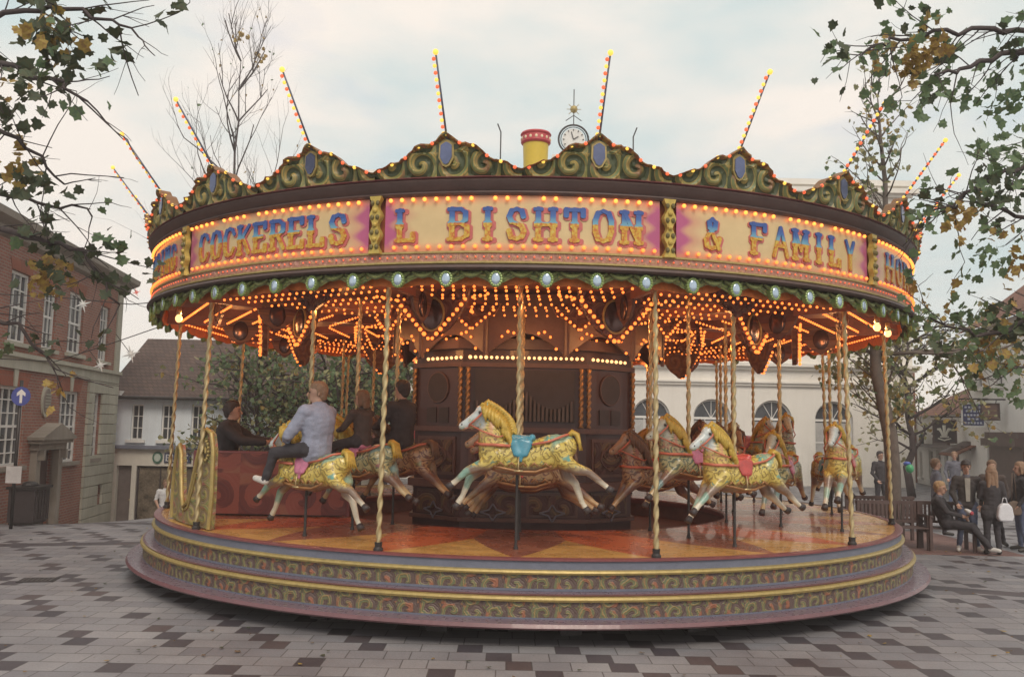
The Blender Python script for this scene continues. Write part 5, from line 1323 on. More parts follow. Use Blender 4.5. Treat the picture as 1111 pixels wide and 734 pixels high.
def at(px, py, y):
    """where the sight line through a photograph pixel crosses the vertical plane at depth y, for reading the place's measures off the photograph"""
    v = cam.matrix_world.to_3x3() @ Vector(((px - 555.5) / 947.86, -(py - 367) / 947.86, -1)); o = cam.matrix_world.translation
    return o + v * ((y - o.y) / v.y)
bpy.context.view_layer.update()
def overhang_tree(label, base, limbs, seed, lmats, lsize, clusters, nleaf, cat='tree', clumps=()):
    """a tree whose trunk stands beyond the frame edge and whose limbs reach over the square"""
    rnd = random.Random(seed); t = thing('plane_tree', label, cat, base)
    mb = MB(); o = Vector(base); tips = []
    top = Vector((0, 0, 9.5)); mb.tube([(0, 0, -.3), (.05, 0, 1.5), (0, .05, 4), (.1, 0, 7), top], [.30, .24, .2, .15, .07], 12)
    for lb in limbs:
        pts = [Vector(p) - o for p in lb['pts']]; zst = lb.get('z0', 3.2)
        start = Vector((0, 0, zst)); P = [start] + pts
        # smooth the limb
        Q = []
        for i in range(len(P) - 1):
            for k in range(5):
                s = k / 5; q = P[i].lerp(P[i + 1], s) + Vector((rnd.gauss(0, .03), rnd.gauss(0, .03), rnd.gauss(0, .035))); Q.append(q)
        Q.append(P[-1]); r0 = lb.get('r', .07)
        mb.tube(Q, [r0 * (1 - .85 * i / (len(Q) - 1)) + .004 for i in range(len(Q))], 7)
        for i in range(4, len(Q)):
            for k in range(1):
                d = (Q[i] - Q[i - 1]).normalized() + Vector((rnd.gauss(0, .9), rnd.gauss(0, .7), rnd.gauss(-.1, .8)))
                branch(mb, Q[i], d, rnd.uniform(.35, .8), .009, 1, rnd, tips, .6, -.05, .65, (1, 2), 4)
    mb.build('trunk', bark_d, t, smooth=True)
    mb = MB(); rnd.shuffle(tips)
    for i in range(min(clusters, len(tips))):
        p = tips[i][0]; gm = 0 if rnd.random() < .72 else (1 if rnd.random() < .6 else 2)
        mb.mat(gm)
        for k in range(rnd.randint(*nleaf)): leaf(mb, p + Vector((rnd.gauss(0, .10), rnd.gauss(0, .10), rnd.gauss(-.04, .10))), lsize * rnd.uniform(.6, 1.25), rnd)
    for p, rr, n, mi in clumps:
        p = Vector(p) - o; mb.mat(mi)
        for k in range(n): leaf(mb, p + Vector((rnd.gauss(0, rr), rnd.gauss(0, rr), rnd.gauss(0, rr))), lsize * rnd.uniform(.6, 1.2), rnd)
    mb.build('leaves', lmats, t)
    return t
# left: limbs come in from beyond the left edge at several heights and distances
Lb = (-9.6, -5.2, 0)
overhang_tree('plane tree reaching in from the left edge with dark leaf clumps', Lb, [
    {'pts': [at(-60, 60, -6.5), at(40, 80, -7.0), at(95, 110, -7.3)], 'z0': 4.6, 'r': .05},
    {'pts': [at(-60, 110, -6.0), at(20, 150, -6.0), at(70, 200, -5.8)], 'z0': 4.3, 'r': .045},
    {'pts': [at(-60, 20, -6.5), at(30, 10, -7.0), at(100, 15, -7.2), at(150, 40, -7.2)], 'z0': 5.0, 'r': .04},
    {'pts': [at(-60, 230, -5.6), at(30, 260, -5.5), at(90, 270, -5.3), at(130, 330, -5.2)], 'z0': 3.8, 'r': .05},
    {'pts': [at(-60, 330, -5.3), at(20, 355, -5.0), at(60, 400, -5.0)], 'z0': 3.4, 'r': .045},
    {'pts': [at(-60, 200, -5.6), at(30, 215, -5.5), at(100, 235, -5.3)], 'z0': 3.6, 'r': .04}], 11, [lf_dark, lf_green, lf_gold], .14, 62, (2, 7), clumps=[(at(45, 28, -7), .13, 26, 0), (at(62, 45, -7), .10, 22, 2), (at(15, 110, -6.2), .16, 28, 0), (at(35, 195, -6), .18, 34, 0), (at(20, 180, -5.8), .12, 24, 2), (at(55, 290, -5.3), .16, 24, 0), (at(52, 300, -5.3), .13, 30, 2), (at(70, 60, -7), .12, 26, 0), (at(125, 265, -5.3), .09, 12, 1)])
Rb = (9.4, -4.4, 0)
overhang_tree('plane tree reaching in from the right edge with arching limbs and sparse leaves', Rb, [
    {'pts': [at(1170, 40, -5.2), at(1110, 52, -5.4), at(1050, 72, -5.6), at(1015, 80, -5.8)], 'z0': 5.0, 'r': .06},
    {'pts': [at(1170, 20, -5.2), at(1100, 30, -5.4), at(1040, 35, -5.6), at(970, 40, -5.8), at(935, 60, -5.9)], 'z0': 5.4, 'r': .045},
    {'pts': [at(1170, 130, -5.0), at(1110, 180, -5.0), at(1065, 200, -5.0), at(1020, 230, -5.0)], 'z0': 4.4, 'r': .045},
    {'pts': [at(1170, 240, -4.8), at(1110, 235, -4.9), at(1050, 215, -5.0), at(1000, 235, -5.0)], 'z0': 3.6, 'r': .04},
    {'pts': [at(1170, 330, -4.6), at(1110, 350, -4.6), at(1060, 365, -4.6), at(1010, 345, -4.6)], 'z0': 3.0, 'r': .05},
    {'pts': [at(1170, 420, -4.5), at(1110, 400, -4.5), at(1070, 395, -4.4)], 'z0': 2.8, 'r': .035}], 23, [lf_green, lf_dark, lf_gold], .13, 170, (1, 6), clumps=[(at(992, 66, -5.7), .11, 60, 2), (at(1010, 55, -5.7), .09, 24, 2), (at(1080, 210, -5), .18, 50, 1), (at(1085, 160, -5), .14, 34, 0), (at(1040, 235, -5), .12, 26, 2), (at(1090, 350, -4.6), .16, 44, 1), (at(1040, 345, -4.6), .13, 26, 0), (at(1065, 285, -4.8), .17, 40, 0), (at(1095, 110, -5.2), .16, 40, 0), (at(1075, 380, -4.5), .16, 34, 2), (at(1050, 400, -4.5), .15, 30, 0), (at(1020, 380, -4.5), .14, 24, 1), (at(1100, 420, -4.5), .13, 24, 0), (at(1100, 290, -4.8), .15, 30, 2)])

def square_tree():
    """young plane with a curved trunk behind the right rim of the ride"""
    rnd = random.Random(4); b = (7.62, 2.6, 0); t = thing('young_tree', 'young tree with curved grey trunk rising from the bench circle on the right', 'tree', b)
    mb = MB(); P = [(0, 0, -.1), (.0, 0, .7), (.02, 0, 1.5), (-.02, 0, 2.2), (-.15, 0, 2.9), (-.30, 0, 3.6), (-.28, 0, 4.6), (-.12, 0, 5.6), (-.02, 0, 6.6), (0, 0, 7.6), (-.08, 0, 8.6), (-.12, 0, 9.5)]
    R = [.19, .16, .15, .145, .13, .115, .10, .085, .065, .05, .035, .012]; Q = []; RR = []
    for i in range(len(P) - 1):
        for k in range(3): Q.append(Vector(P[i]).lerp(Vector(P[i + 1]), k / 3)); RR.append(R[i] + (R[i + 1] - R[i]) * k / 3)
    Q.append(Vector(P[-1])); RR.append(R[-1]); mb.tube(Q, RR, 12); tips = []
    for i in range(10, len(Q)):
        for k in range(2):
            ang = rnd.uniform(0, 2 * PI); branch(mb, Q[i], (cos(ang), sin(ang), .75), rnd.uniform(.7, 1.3) * (1 - .3 * i / len(Q)), .022, 2, rnd, tips, .5, .25, .68, (1, 2), 4)
    # two lower limbs with heavier foliage
    for d, L in (((1, -.2, .15), 2.2), ((.8, .6, .1), 2.4), ((-.5, .5, .2), 1.6), ((.9, -.5, .0), 1.8)): branch(mb, Q[16], d, L, .045, 3, rnd, tips, .6, .0, .62, (2, 3), 5)
    mb.build('trunk', bark, t, smooth=True)
    mb = MB(); rnd.shuffle(tips)
    for i in range(min(950, len(tips))):
        p = tips[i][0]
        if p.z > 5.5 and rnd.random() < .55: continue
        mb.mat(rnd.choice((0, 1, 1, 2)))
        for k in range(rnd.randint(1, 3)): leaf(mb, p + Vector((rnd.gauss(0, .12), rnd.gauss(0, .12), rnd.gauss(-.05, .12))), .13 * rnd.uniform(.6, 1.2), rnd)
    mb.build('leaves', [lf_green, lf_mix, lf_gold], t)
square_tree()

def bare_tree(b, H, seed, label, n1, leafn, gold_n, name='bare_tree', thick=.16, mats=None):
    rnd = random.Random(seed); t = thing(name, label, 'tree', b); mb = MB(); tips = []
    Q = wobble((0, 0, 0), (rnd.uniform(-.2, .2), 0, H), rnd, .05, 14); mb.tube(Q, [thick * (1 - .93 * (i / 14) ** 1.0) + .01 for i in range(15)], 8)
    for i in range(5, 15):
        for k in range(n1):
            ang = rnd.uniform(0, 2 * PI); branch(mb, Q[i], (cos(ang) * .8, sin(ang) * .8, 1.05), H * .19 * (1.25 - .75 * i / 15), thick * .28, 3, rnd, tips, .42, .35, .72, (2, 3), 4)
    mb.build('trunk', bark_d if gold_n < 99 else bark, t, smooth=True); mb = MB(); rnd.shuffle(tips)
    for i in range(min(leafn, len(tips))): mb.mat(rnd.randint(0, 1)); leaf(mb, tips[i][0], .20 * rnd.uniform(.5, 1), rnd, simple=True)
    for i in range(gold_n if gold_n < 99 else 0):
        mb.mat(1); c = tips[-1 - i][0]
        for k in range(14): leaf(mb, c + Vector((rnd.gauss(0, .18), rnd.gauss(0, .18), rnd.gauss(0, .16))), .22, rnd)
    mb.build('leaves', mats or [lf_green, lf_gold], t)
bare_tree((-13.1, 24, -1.4), 20.5, 8, 'tall bare tree above the left of the canopy with a few yellow leaves', 2, 90, 3, thick=.15)
def leafy_tree(b, H, W, seed, label, mats, n=2600, ls=.26):
    rnd = random.Random(seed); t = thing('leafy_tree', label, 'tree', b, group='leafy trees behind the left of the ride'); mb = MB(); tips = []
    Q = wobble((0, 0, 0), (0, 0, H * .8), rnd, .08, 10); mb.tube(Q, [.16 * (1 - .08 * i) for i in range(11)], 8)
    for i in range(3, 11):
        for k in range(3): ang = rnd.uniform(0, 2 * PI); branch(mb, Q[i], (cos(ang), sin(ang), .5), W * .42, .05, 2, rnd, tips, .6, .1, .68, (2, 3), 4)
    mb.build('trunk', bark_d, t, smooth=True); mb = MB(); rnd.shuffle(tips)
    for i in range(n):
        p = tips[i % len(tips)][0]; mb.mat(rnd.choice((0, 0, 1, 1, 2) if noise.noise(p * .9) > 0 else (0, 1, 0)))
        leaf(mb, p + Vector((rnd.gauss(0, .22), rnd.gauss(0, .22), rnd.gauss(0, .2))), ls * rnd.uniform(.6, 1.2), rnd, simple=True)
    mb.build('leaves', mats, t)
leafy_tree((-8.3, 12.0, -1.0), 6.0, 3.2, 31, 'leafy tree with yellowing top in front of the shop roof', [lf_green, lf_mix, lf_gold], 1700, .19)
leafy_tree((-6.2, 12.4, -.9), 6.0, 4.4, 32, 'grey green leafy tree behind the seated man in black', [lf_green, lf_mix, lf_green], 2300, .19)
leafy_tree((-4.3, 13.0, -.6), 5.6, 3.6, 33, 'leafy tree behind the grey jacketed rider', [lf_green, lf_mix, lf_green], 1700, .19)
leafy_tree((14.4, 16.5, 0), 7.0, 4.0, 34, 'loose yellow green tree in front of the pub roof', [lf_mix, lf_mix, lf_gold], 1000, .20)

# ------------------------------------------------------------------ street furniture
def bench(label, x, y, rz, L=1.5):
    t = thing('bench', label, 'bench', (x, y, .012), rz, 'wooden benches round the tree'); w = pbr('dark_bench_wood', (.10, .065, .06), .6, 0, .3, 6)
    mb = MB(); [mb.box(-L / 2, L / 2, -.22 + .105 * k, -.22 + .105 * k + .085, .42, .445) for k in range(4)]; mb.build('seat', w, t)
    mb = MB(); mb.box(-L / 2, L / 2, .24, .27, .86, .93); mb.box(-L / 2, L / 2, .22, .25, .50, .55)
    n = int(L / .085); [mb.box(-L / 2 + .03 + k * .085, -L / 2 + .075 + k * .085, .235, .255, .55, .86) for k in range(n)]; mb.build('backrest', w, t)
    for sx in (-L / 2 + .02, L / 2 - .08):
        for yy, h in ((-.24, .64), (.2, .93)): mb = MB(); mb.box(sx, sx + .06, yy, yy + .06, 0, h); mb.build('leg', w, t)
        mb = MB(); mb.box(sx - .005, sx + .065, -.26, .27, .64, .68); mb.box(sx + .01, sx + .05, -.2, .22, .34, .41); mb.build('armrest', w, t)
bench('dark wooden bench nearest the ride edge, empty, under the trunk', 7.35, 1.95, R_(4), 1.35)
bench('dark wooden bench with the blond youth sitting at its end', 8.42, 1.98, R_(-8), .95)
bench('wooden bench turned away on the far side of the tree', 7.7, 3.7, R_(180), 1.5)

def road_sign():
    t = thing('road_sign', 'round blue direction sign with a white arrow in front of the brick building', 'road sign', (-10.65, 2.95, -.05))
    mb = MB(); mb.tube([(0, 0, 0), (0, 0, 3.1)], .035, 10); mb.build('post', darkmetal, t, smooth=True)
    mb = MB(); mb.T = Matrix.Rotation(R_(35), 4, 'Z'); mb.prism([(.18 * cos(2 * PI * k / 28), 2.76 + .20 * sin(2 * PI * k / 28)) for k in range(28)], -.06, -.04)
    s = mb.build('sign_face', pbr('sign_blue', (.06, .08, .30), .4), t); mb = MB(); mb.T = Matrix.Rotation(R_(35), 4, 'Z')
    mb.prism([(-.025, 2.62), (.025, 2.62), (.025, 2.80), (.08, 2.76), (.08, 2.83), (0, 2.91), (-.08, 2.83), (-.08, 2.76), (-.025, 2.80)], -.066, -.061); mb.build('arrow', whitepaint, s)
    mb = MB(); mb.box(-.16, .16, -.05, -.03, .95, 1.3); mb.build('notice', pbr('notice_white', (.5, .48, .48), .5), t)
road_sign()
def litter_bin():
    t = thing('litter_bin', 'dark planter box bin beside the stone doorway', 'bin', (-11.25, 4.7, -.12), R_(97))
    mb = MB(); mb.box(-.42, .42, -.28, .28, .05, .78); 
    for x in (-.36, -.2, -.04, .12, .28): mb.box(x, x + .08, -.30, -.28, .1, .74)
    mb.build('bin_body', blackpaint, t); mb = MB(); mb.box(-.46, .46, -.33, .33, .78, .84); mb.sphere((0, 0, .86), .12, 10, 6, (2, 1.4, .7)); mb.build('lid', darkmetal, t)
    mb = MB(); mb.box(-.4, .4, -.25, .25, 0, .05); mb.build('foot', darkmetal, t)
litter_bin()
# light decorations strung between the buildings
def star(label, p, r, col, st):
    t = thing('star_decoration', label, 'star light', p, 0, 'star lights strung over the street')
    mb = MB()
    for k in range(8):
        a = PI * k / 4 + .3; L = r if k % 2 == 0 else r * .55; mb.tube([(0, 0, 0), (L * cos(a), 0, L * sin(a))], [r * .16, r * .03], 6)
    mb.sphere((0, 0, 0), r * .22, 8, 6); mb.build('rays', emis('star_' + name_of(col), col, st), t)
    mb = MB(); mb.tube([(-r * 1.8, 0, r * 2.2), (0, 0, 0)], .006, 4); mb.build('hanger', darkmetal, t)
def name_of(c): return {0: 'red', 1: 'white'}[int(c[1] > .5)]
def name_of(c): return {0: 'red', 1: 'white'}[int(c[1] > .5)]
star('bright white star hanging before the brown tiled roof', at(142, 384, -1), .15, (.7, .68, .64), .16)
star('small dim white star at the corner of the brick building', at(109, 396, 0), .13, (.7, .68, .64), .16)
star('white star hanging in front of the upper brick windows', at(90, 330, -1), .14, (.7, .68, .64), .12)
star('tiny red star against the sky between building and canopy', at(148, 317, -1), .07, (.6, .15, .12), .5)
w1 = MB(); w1.tube([at(-20, 318, -1), at(60, 322, -1), at(142, 330, -1), at(190, 326, -1)], .008, 4); w1.tube([at(-20, 388, .2), at(60, 392, -.2), at(128, 370, -1), at(180, 352, -1)], .008, 4)
tag(w1.build('overhead_wires', darkmetal), 'thin dark wires strung across the street on the left', 'wires')

# ------------------------------------------------------------------ people
skin = pbr('skin', (.45, .27, .20), .55, 0, .1, 8)
eye_m = pbr('eye_dark', (.03, .02, .02), .3); lip = pbr('lips', (.35, .14, .12), .5)
def cloth(name, col, var=.22): return pbr(name, col, .9, 0, var, 9, .3)
def hand(ex, w, d, side, mi, curl=.5, bone=.0):
    """palm and five separate bent fingers beyond the wrist w, pointing along d"""
    d = Vector(d).normalized(); ref = Vector((side, 0, 0)) if abs(d.x) < .8 else Vector((0, 1, 0))
    n = d.cross(ref).normalized(); a = n.cross(d).normalized()     # a: across the palm
    ex.mat(mi); w = Vector(w)
    ex.tube([w - d * .02, w + d * .03, w + d * .085], [.026, .036, .033], 8, flat=.55)
    for i, L in enumerate((.070, .080, .074, .058)):
        b = w + d * .085 + a * (-.027 + .018 * i); k = b + (d * cos(curl * .6) - n * sin(curl * .6)) * L * .5; tp = k + (d * cos(curl * 1.7) - n * sin(curl * 1.7)) * L * .5
        ex.tube([b - d * .015, b, k, tp], [.0095, .0095, .0088, .006], 6)
    b = w + d * .035 + a * (-.032); k = b + (d * .7 - a * .7 - n * .3).normalized() * .038; ex.tube([b + a * .012, b, k, k + (d * .9 - n * .5).normalized() * .03], [.013, .012, .010, .007], 6)
def clothfold(o, D, ex):
    me = o.data; hz = D['neck'].z - .02
    mi = [1] * len(me.vertices)
    for p in me.polygons:
        for v in p.vertices:
            if p.material_index in (0, 3): mi[v] = 0
    nrm = [v.normal.copy() for v in me.vertices]
    for v in me.vertices:
        if mi[v.index]:
            q = v.co.copy(); f = noise.noise(Vector((q.x * 7, q.y * 7, q.z * 13))) * .010 + noise.noise(Vector((q.x * 16, q.y * 14, q.z * 30))) * .006; v.co = q + nrm[v.index] * f
    bm = bmesh.new(); bm.from_mesh(me); vs = [bm.verts.new(v) for v in ex.v]
    for f, m in zip(ex.f, ex.mi):
        try: nf = bm.faces.new([vs[i] for i in f]); nf.material_index = m
        except ValueError: pass
    bm.to_mesh(me); bm.free()
    for p in me.polygons: p.use_smooth = True
def person(label, loc, rz, J, coat, trousers, shoe, hair, hairstyle='short', scale=1, collar=None, coat_len=.0, female=False, group=None, curl=.5, bare_arm=False, look=(0, 0), bulk=1.0, hat=None, jacket_open=None):
    t = thing('person', label, 'person', loc, rz, group); t.scale = (scale,) * 3
    D = dict(pelvis=(0, 0, .93), chest=(0, 0, 1.30), neck=(0, .0, 1.47), head=(0, -.015, 1.63))
    for s, n in ((-1, 'r'), (1, 'l')):
        D.update({'sh' + n: (s * (.165 if female else .19), 0, 1.40), 'el' + n: (s * .25, .02, 1.13), 'wr' + n: (s * .25, -.05, .89), 'hip' + n: (s * .09, 0, .89), 'kn' + n: (s * .105, -.02, .50), 'an' + n: (s * .11, .03, .095), 'toe' + n: (s * .125, -.15, .045)})
    D.update(J); D = {k: Vector(v) for k, v in D.items()}
    mats = [skin, coat, trousers, shoe, hair, collar or coat, eye_m, lip]
    hd = D['head']; nk = D['neck']; F = (1.05, .78, 1)
    caps = [(D['pelvis'], D['pelvis'] + (D['chest'] - D['pelvis']) * .35, .155, .15, 1, F), (D['pelvis'] + (D['chest'] - D['pelvis']) * .3, D['chest'], .148, .165, 1, F), (D['chest'], D['chest'] + (nk - D['chest']) * .45, .16, .10, 1, (1.15, .75, 1)),
            (nk - Vector((0, 0, .03)), nk + (hd - nk) * .45, .056, .052, 0), (nk - Vector((0, 0, .035)), nk + Vector((0, 0, .0)), .08, .066, 5)]
    for n in 'rl':
        aw = 0 if bare_arm else 1
        caps += [(D['chest'] + (nk - D['chest']) * .5, D['sh' + n], .075, .075, 1), (D['sh' + n], D['el' + n], .068, .052, 1), (D['el' + n], D['wr' + n], .052, .036, aw),
                 (D['pelvis'] + Vector((0, 0, -.02)), D['hip' + n], .12, .115, 2), (D['hip' + n], D['kn' + n], .10, .068, 2), (D['kn' + n], D['an' + n], .066, .048, 2), (D['an' + n] + Vector((0, 0, -.02)), D['toe' + n], .048, .038, 3)]
        if coat_len: caps += [(D['hip' + n], D['hip' + n].lerp(D['kn' + n], coat_len), .125, .13, 1)]
    caps = [(c[0], c[1], c[2] * (bulk if c[4] == 1 else 1), c[3] * (bulk if c[4] == 1 else 1)) + tuple(c[4:]) for c in caps]
    # head: cranium, face, jaw
    M = Matrix.Rotation(look[0], 4, 'Z') @ Matrix.Rotation(look[1], 4, 'X')
    def H(x, y, z): return hd + M @ Vector((x, y, z))
    caps += [(H(0, .02, .035), H(0, .0, .03), .092, .092, 0, (.85, 1, 1)), (H(0, -.02, -.01), H(0, -.045, -.065), .075, .045, 0, (.85, 1, 1)), (H(0, .03, -.02), H(0, .01, -.09), .06, .052, 0)]
    ex = MB()
    ex.mat(0).tube([H(0, -.088, .015), H(0, -.108, -.012), H(0, -.112, -.026), H(0, -.09, -.034)], [.008, .012, .014, .008], 6)
    for s in (-1, 1):
        ex.mat(0).sphere(H(s * .078, .015, -.005), .022, 7, 5, (.4, 1, 1.4)); ex.mat(6).sphere(H(s * .032, -.083, .012), .011, 8, 5, (1.3, .7, .8)); ex.mat(4).tube([H(s * .015, -.092, .032), H(s * .045, -.084, .034)], .005, 5)
    ex.mat(7).tube([H(-.024, -.085, -.055), H(0, -.094, -.054), H(.024, -.085, -.055)], .006, 5)
    for n, s in (('r', -1), ('l', 1)): hand(ex, D['wr' + n], D['wr' + n] - D['el' + n], s, 0, curl)
    b_ = remesh('body', caps, mats, .0155, t, 3, None)
    clothfold(b_, D, ex)
    hb_ = MB(); rnd = random.Random(len(label))
    if hairstyle in ('short', 'cap', 'long', 'bob'):
        hc = [(H(0, .035, .065), H(0, .01, .07), .098, .092, 0, (.92, 1, .9)), (H(0, .055, .02), H(0, .06, -.03), .088, .066, 0, (.95, 1, 1))]
        for s in (-1, 1): hc += [(H(s * .055, .02, .05), H(s * .062, .02, -.01), .045, .028, 0)]
        if hairstyle in ('long', 'bob'):
            L = .34 if hairstyle == 'long' else .12
            for s in (-1, 0, 1): hc += [(H(s * .05, .06, .0), H(s * .07, .09, -L), .062, .035, 0)]
            for s in (-1, 1): hc += [(H(s * .07, .0, .03), H(s * .085, .01, -L * .8), .035, .025, 0)]
        for k in range(10): a = rnd.uniform(0, 2 * PI); hc += [(H(.06 * cos(a), .03 + .06 * sin(a), .10), H(.085 * cos(a), .035 + .085 * sin(a), .08), .025, .012, 0)]
        remesh('hair', hc, [hair], .011, t, 1, rough=.006)
    if hat: mb = MB(); c = [(H(0, .02, .075), H(0, -.0, .085), .10, .098, 0, (.95, 1, .8)), (H(-.04, -.10, .07), H(.04, -.10, .07), .03, .03, 0, (1.2, 1.4, .35))]; remesh('cap', c, [hat], .012, t, 2)
    if jacket_open: mb = MB(); a = D['chest']; mb.prism([(-.05, a.z + .13), (.05, a.z + .13), (.035, a.z - .32), (-.035, a.z - .32)], a.y - .135, a.y - .118); mb.build('shirt_front', jacket_open, t)
    return t
c_grey = cloth('grey_blue_wool', (.27, .29, .38)); c_black = cloth('black_wool', (.045, .04, .045)); c_black2 = cloth('black_leather', (.05, .042, .042)); c_brown = cloth('dark_brown_coat', (.075, .055, .05)); c_maroon = cloth('maroon_wool', (.18, .07, .09)); c_slate = cloth('slate_coat', (.13, .13, .16)); c_white = cloth('white_cotton', (.6, .6, .62), .08)
t_black = cloth('black_trousers', (.042, .038, .045)); t_jean = cloth('blue_jeans', (.10, .12, .19)); sh_w = pbr('white_trainers', (.6, .58, .55), .6); sh_b = pbr('dark_shoes', (.04, .035, .033), .5)
h_blond = pbr('blond_hair', (.36, .23, .12), .6, 0, .3, 30, .4); h_brown = pbr('brown_hair', (.17, .10, .06), .6, 0, .3, 30, .4); h_black = pbr('black_hair', (.04, .03, .03), .6, 0, .3, 30, .4); h_light = pbr('light_brown_hair', (.26, .16, .10), .6, 0, .3, 30, .4)
# riders sit astride: local frame has -x as the horse's nose, so the figure (facing -y) is turned by -90 degrees
def astride(lean=.0):
    J = dict(pelvis=(0, 0, .10), chest=(0, .02 - lean, .44), neck=(0, -.0 - lean, .60), head=(0, -.03 - lean, .755))
    for s, n in ((-1, 'r'), (1, 'l')):
        J.update({'sh' + n: (s * .19, -.01 - lean, .53), 'el' + n: (s * .24, -.17 - lean, .30), 'wr' + n: (s * .13, -.38 - lean, .26), 'hip' + n: (s * .12, -.02, .10), 'kn' + n: (s * .27, -.38, .02), 'an' + n: (s * .25, -.36, -.36), 'toe' + n: (s * .26, -.52, -.42)})
    return J
def seat_on(ri, deg, R, dx=.10):
    a = PH + R_(deg); z = BOB[(ri, deg)]; p = pol(R, a, z) + Vector((cos(a) * dx, sin(a) * dx, 0)); return p, a
p, a = seat_on(0, -30, 5.32, .12)
J = astride(); J.update(wrr=(-.12, -.42, .20), elr=(-.24, -.20, .26), ell=(.30, -.16, .26), wrl=(.13, -.38, .20), knr=(-.26, -.42, .05), anr=(-.27, -.56, -.27), toer=(-.28, -.72, -.26), knl=(.26, -.42, .05), anl=(.27, -.54, -.27), toel=(.28, -.70, -.26))
person('light brown haired person in grey blue jacket and black trousers riding the left yellow horse', p, a - PI / 2, J, c_grey, t_black, sh_w, h_light, 'short', 1.06, collar=c_black, look=(.8, 0), bulk=1.32)
p, a = seat_on(2, -30, 3.62, .10)
person('dark haired person in long dark coat riding the tan inner horse', p, a - PI / 2, astride(), c_black, t_black, sh_b, h_black, 'short', 1.06, bulk=1.2)
p, a = seat_on(1, -30, 4.45, .10)
person('person in a hooded black coat on the green and gold horse behind the grey jacket', p, a - PI / 2, astride(.02), c_brown, t_black, sh_b, h_brown, 'bob', .86, look=(.4, 0))
J = dict(pelvis=(0, 0, .52), chest=(0, -.03, .86), neck=(0, -.05, 1.02), head=(0, -.08, 1.17), shr=(-.19, -.04, .95), shl=(.19, -.04, .95), elr=(-.22, -.28, .80), wrr=(-.16, -.54, .78), ell=(.22, -.28, .80), wrl=(.10, -.54, .80), hipr=(-.1, -.02, .49), hipl=(.1, -.02, .49), knr=(-.13, -.44, .50), knl=(.13, -.44, .50), anr=(-.13, -.42, .12), anl=(.13, -.42, .12), toer=(-.14, -.58, .06), toel=(.14, -.58, .06))
person('broad man in black seated in the chariot with his arms stretched forward', (-4.78, -1.72, 1.02), R_(90), J, c_black, t_black, sh_b, h_black, 'short', 1.2, bulk=1.3)
# the group by the benches
sit = dict(pelvis=(0, 0, .54), chest=(0, .12, .86), neck=(0, .10, 1.01), head=(0, .07, 1.16), shr=(-.19, .10, .95), shl=(.19, .10, .95), elr=(-.24, -.06, .74), wrr=(-.10, -.27, .68), ell=(.24, -.06, .74), wrl=(.08, -.28, .66), hipr=(-.1, -.03, .52), hipl=(.1, -.03, .52), knr=(-.12, -.44, .50), knl=(.13, -.46, .48), anr=(-.12, -.74, .13), anl=(.14, -.66, .12), toer=(-.14, -.88, .10), toel=(.16, -.82, .06))
person('blond youth in a long black coat seated on the end of the bench', (8.30, 1.80, .012), R_(58), sit, c_black, t_black, sh_w, h_blond, 'short', 1.04, collar=c_slate, look=(-.4, 0))
st = dict(elr=(-.27, .0, 1.13), wrr=(-.20, -.16, .93), ell=(.27, .02, 1.12), wrl=(.22, -.14, .92), knr=(-.12, -.02, .5), anr=(-.16, .03, .095), toer=(-.20, -.14, .045), anl=(.17, .02, .095), toel=(.22, -.14, .045))
person('man in a flat cap, black leather jacket and blue jeans standing by the bench', (8.72, 1.78, .012), R_(-18), st, c_black2, t_jean, sh_w, h_brown, 'short', 1.0, hat=h_black, jacket_open=cloth('grey_shirt', (.33, .31, .28)), collar=c_slate)
w_ = dict(knr=(-.08, -.03, .5), anr=(-.09, .05, .095), ell=(.22, -.06, 1.14), wrl=(.14, -.22, 1.10), elr=(-.23, .04, 1.13), wrr=(-.24, -.02, .90))
person('woman with long brown hair seen from behind in black holding a white carrier bag', (9.02, 1.42, .0), R_(165), w_, c_black, t_black, sh_b, h_light, 'long', .96, female=True, coat_len=.25)
person('person in black with fair swept hair and jeans at the right frame edge', (9.95, 2.05, 0), R_(-100), dict(st), c_black, t_jean, sh_b, h_light, 'bob', 1.0)
person('smiling person facing the square between the long haired woman and the edge', (9.85, 2.9, 0), R_(-25), dict(st), c_brown, t_black, sh_b, h_brown, 'short', 1.0, collar=c_white)
person('person in black with arm raised at the far right edge', (10.25, 1.95, 0), R_(60), dict(st, ell=(.28, -.1, 1.25), wrl=(.12, -.25, 1.42)), c_black2, t_jean, sh_b, h_black, 'short', 1.02)
person('person in a slate grey coat walking behind the seated youth', (9.5, 4.6, 0), R_(75), dict(knr=(-.1, -.15, .5), anr=(-.1, -.12, .09), toer=(-.1, -.30, .05), knl=(.1, .05, .5), anl=(.1, .28, .14), toel=(.11, .14, .05)), c_slate, t_black, sh_b, h_brown, 'short', .98)
person('small dark figure standing left of the curved tree trunk in the distance', (10.6, 10.2, 0), R_(10), dict(st), c_black, t_black, sh_b, h_black, 'short', 1.0)
person('person in maroon standing beyond the deck behind the head on yellow horse', (7.9, 6.6, 0), R_(-10), dict(st), c_maroon, t_black, sh_b, h_black, 'short', 1.05)
person('person in a white top standing by the shop window beyond the chariot', (-11.2, 12.6, -1.38), R_(30), dict(st), c_white, t_jean, sh_b, h_brown, 'short', 1.0, bare_arm=True)
person('person in dark jacket by the pub entrance', (13.6, 11.8, 0), R_(-30), dict(st), c_slate, t_jean, sh_b, h_light, 'short', 1.0)
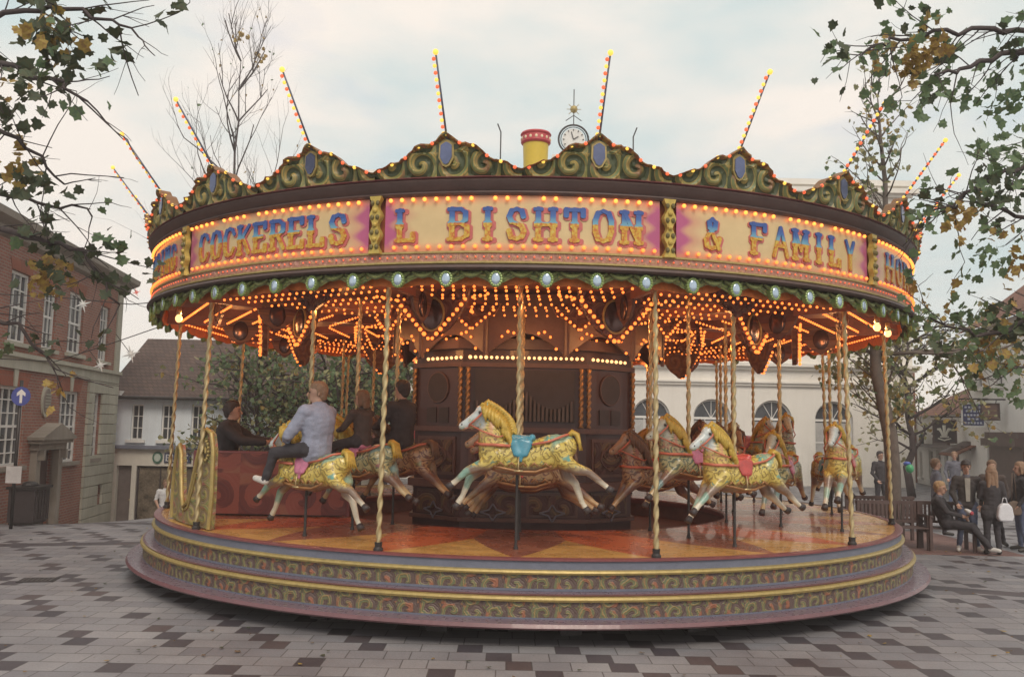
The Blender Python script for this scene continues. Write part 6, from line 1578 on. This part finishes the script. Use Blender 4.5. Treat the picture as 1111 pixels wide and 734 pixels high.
# carrier bag, handbag and balloon
def bag(name, label, cat, p, w, h, m, sl):
    t = thing(name, label, cat, p); mb = MB(); n = 10
    mb.prism([(-w * .42, 0), (w * .42, 0), (w * .52, h * .25), (w * .42, h * .8), (w * .2, h), (-w * .2, h), (-w * .42, h * .8), (-w * .52, h * .25)], -w * .18, w * .18)
    o = mb.build('bag_body', m, t); bv = o.modifiers.new('b', 'BEVEL'); bv.width = .03; bv.segments = 3
    mb = MB(); mb.tube([(-w * .18, 0, h * .97), (-w * .08, 0, h + sl), (w * .08, 0, h + sl), (w * .18, 0, h * .97)], .009, 6); mb.build('strap', m, t, smooth=True)
bag('carrier_bag', 'white plastic carrier bag held by the long haired woman', 'bag', (9.18, 1.28, .66), .30, .34, pbr('white_plastic', (.68, .68, .72), .35, 0, .1, 12), .10)
bag('handbag', 'brown shoulder bag worn by the person at the right frame edge', 'bag', (9.72, 1.9, .72), .26, .28, pbr('brown_leather', (.13, .085, .06), .5), .55)
mb = MB(); mb.sphere((0, 0, 0), .09, 12, 8, (1.3, .7, .5)); mb.mat(1).sphere((.02, -.05, .0), .05, 8, 6, (1, .6, .8))
o = mb.build('red_white_package', [pbr('package_white', (.6, .58, .56), .5), pbr('package_red', (.4, .06, .08), .5)], smooth=True); o.location = (8.62, 1.52, .80); o.rotation_euler = (.2, .5, .3)
tag(o, 'small red and white package in the lap of the seated youth', 'package')
t = thing('balloon', 'green and blue balloon floating by the curved tree trunk', 'balloon', at(987, 508, 6.5)); mb = MB(); mb.sphere((0, 0, 0), .10, 14, 10, (1, 1, 1.15)); mb.build('balloon_skin', pbr('green_latex', (.06, .32, .14), .3), t, smooth=True)
mb = MB(); mb.sphere((-.04, .05, .12), .08, 14, 10, (1.2, 1, .7)); mb.build('blue_top', pbr('blue_latex', (.06, .10, .35), .3), t, smooth=True); mb = MB(); mb.tube([(0, 0, -.16), (.05, 0, -.5), (0, 0, -1.35)], .006, 4); mb.build('string', darkmetal, t)

# small fallen leaves and scraps on the paving
def litter():
    rnd = random.Random(77); mb = MB()
    for i in range(420):
        a = rnd.uniform(0, 2 * PI); r = 6.5 + abs(rnd.gauss(0, 3.2)); x, y = r * sin(a), -r * cos(a)
        if y > 9: continue
        z = ground_z(x, y) + .012; sz = rnd.uniform(.03, .075); th = rnd.uniform(0, 6.28); mb.mat(rnd.randint(0, 2))
        mb.af([mb.av((x + sz * (u * cos(th) - v * sin(th)), y + sz * (u * sin(th) + v * cos(th)), z + .012 * rnd.random())) for u, v in [(0, 0), (.38, .25), (.25, .6), (0, 1), (-.25, .6), (-.38, .25)]])
    mb.build('fallen_leaves', [lf_gold, lf_dark, pbr('dry_brown_leaf', (.14, .09, .05), .8)], kind='stuff')
litter()

def drain(x, y, rz, label):
    t = thing('drain_cover', label, 'drain cover', (x, y, ground_z(x, y)), rz); mb = MB(); mb.box(-.24, .24, -.18, .18, -.03, .006)
    for k in range(7): mb.mat(1).box(-.20 + .06 * k, -.17 + .06 * k, -.14, .14, .006, .011)
    mb.build('grating', [darkmetal, pbr('worn_iron', (.12, .11, .11), .5, .5, .2, 12)], t)
drain(-6.9, -3.0, R_(12), 'iron drain grating in the paving to the left of the steps')
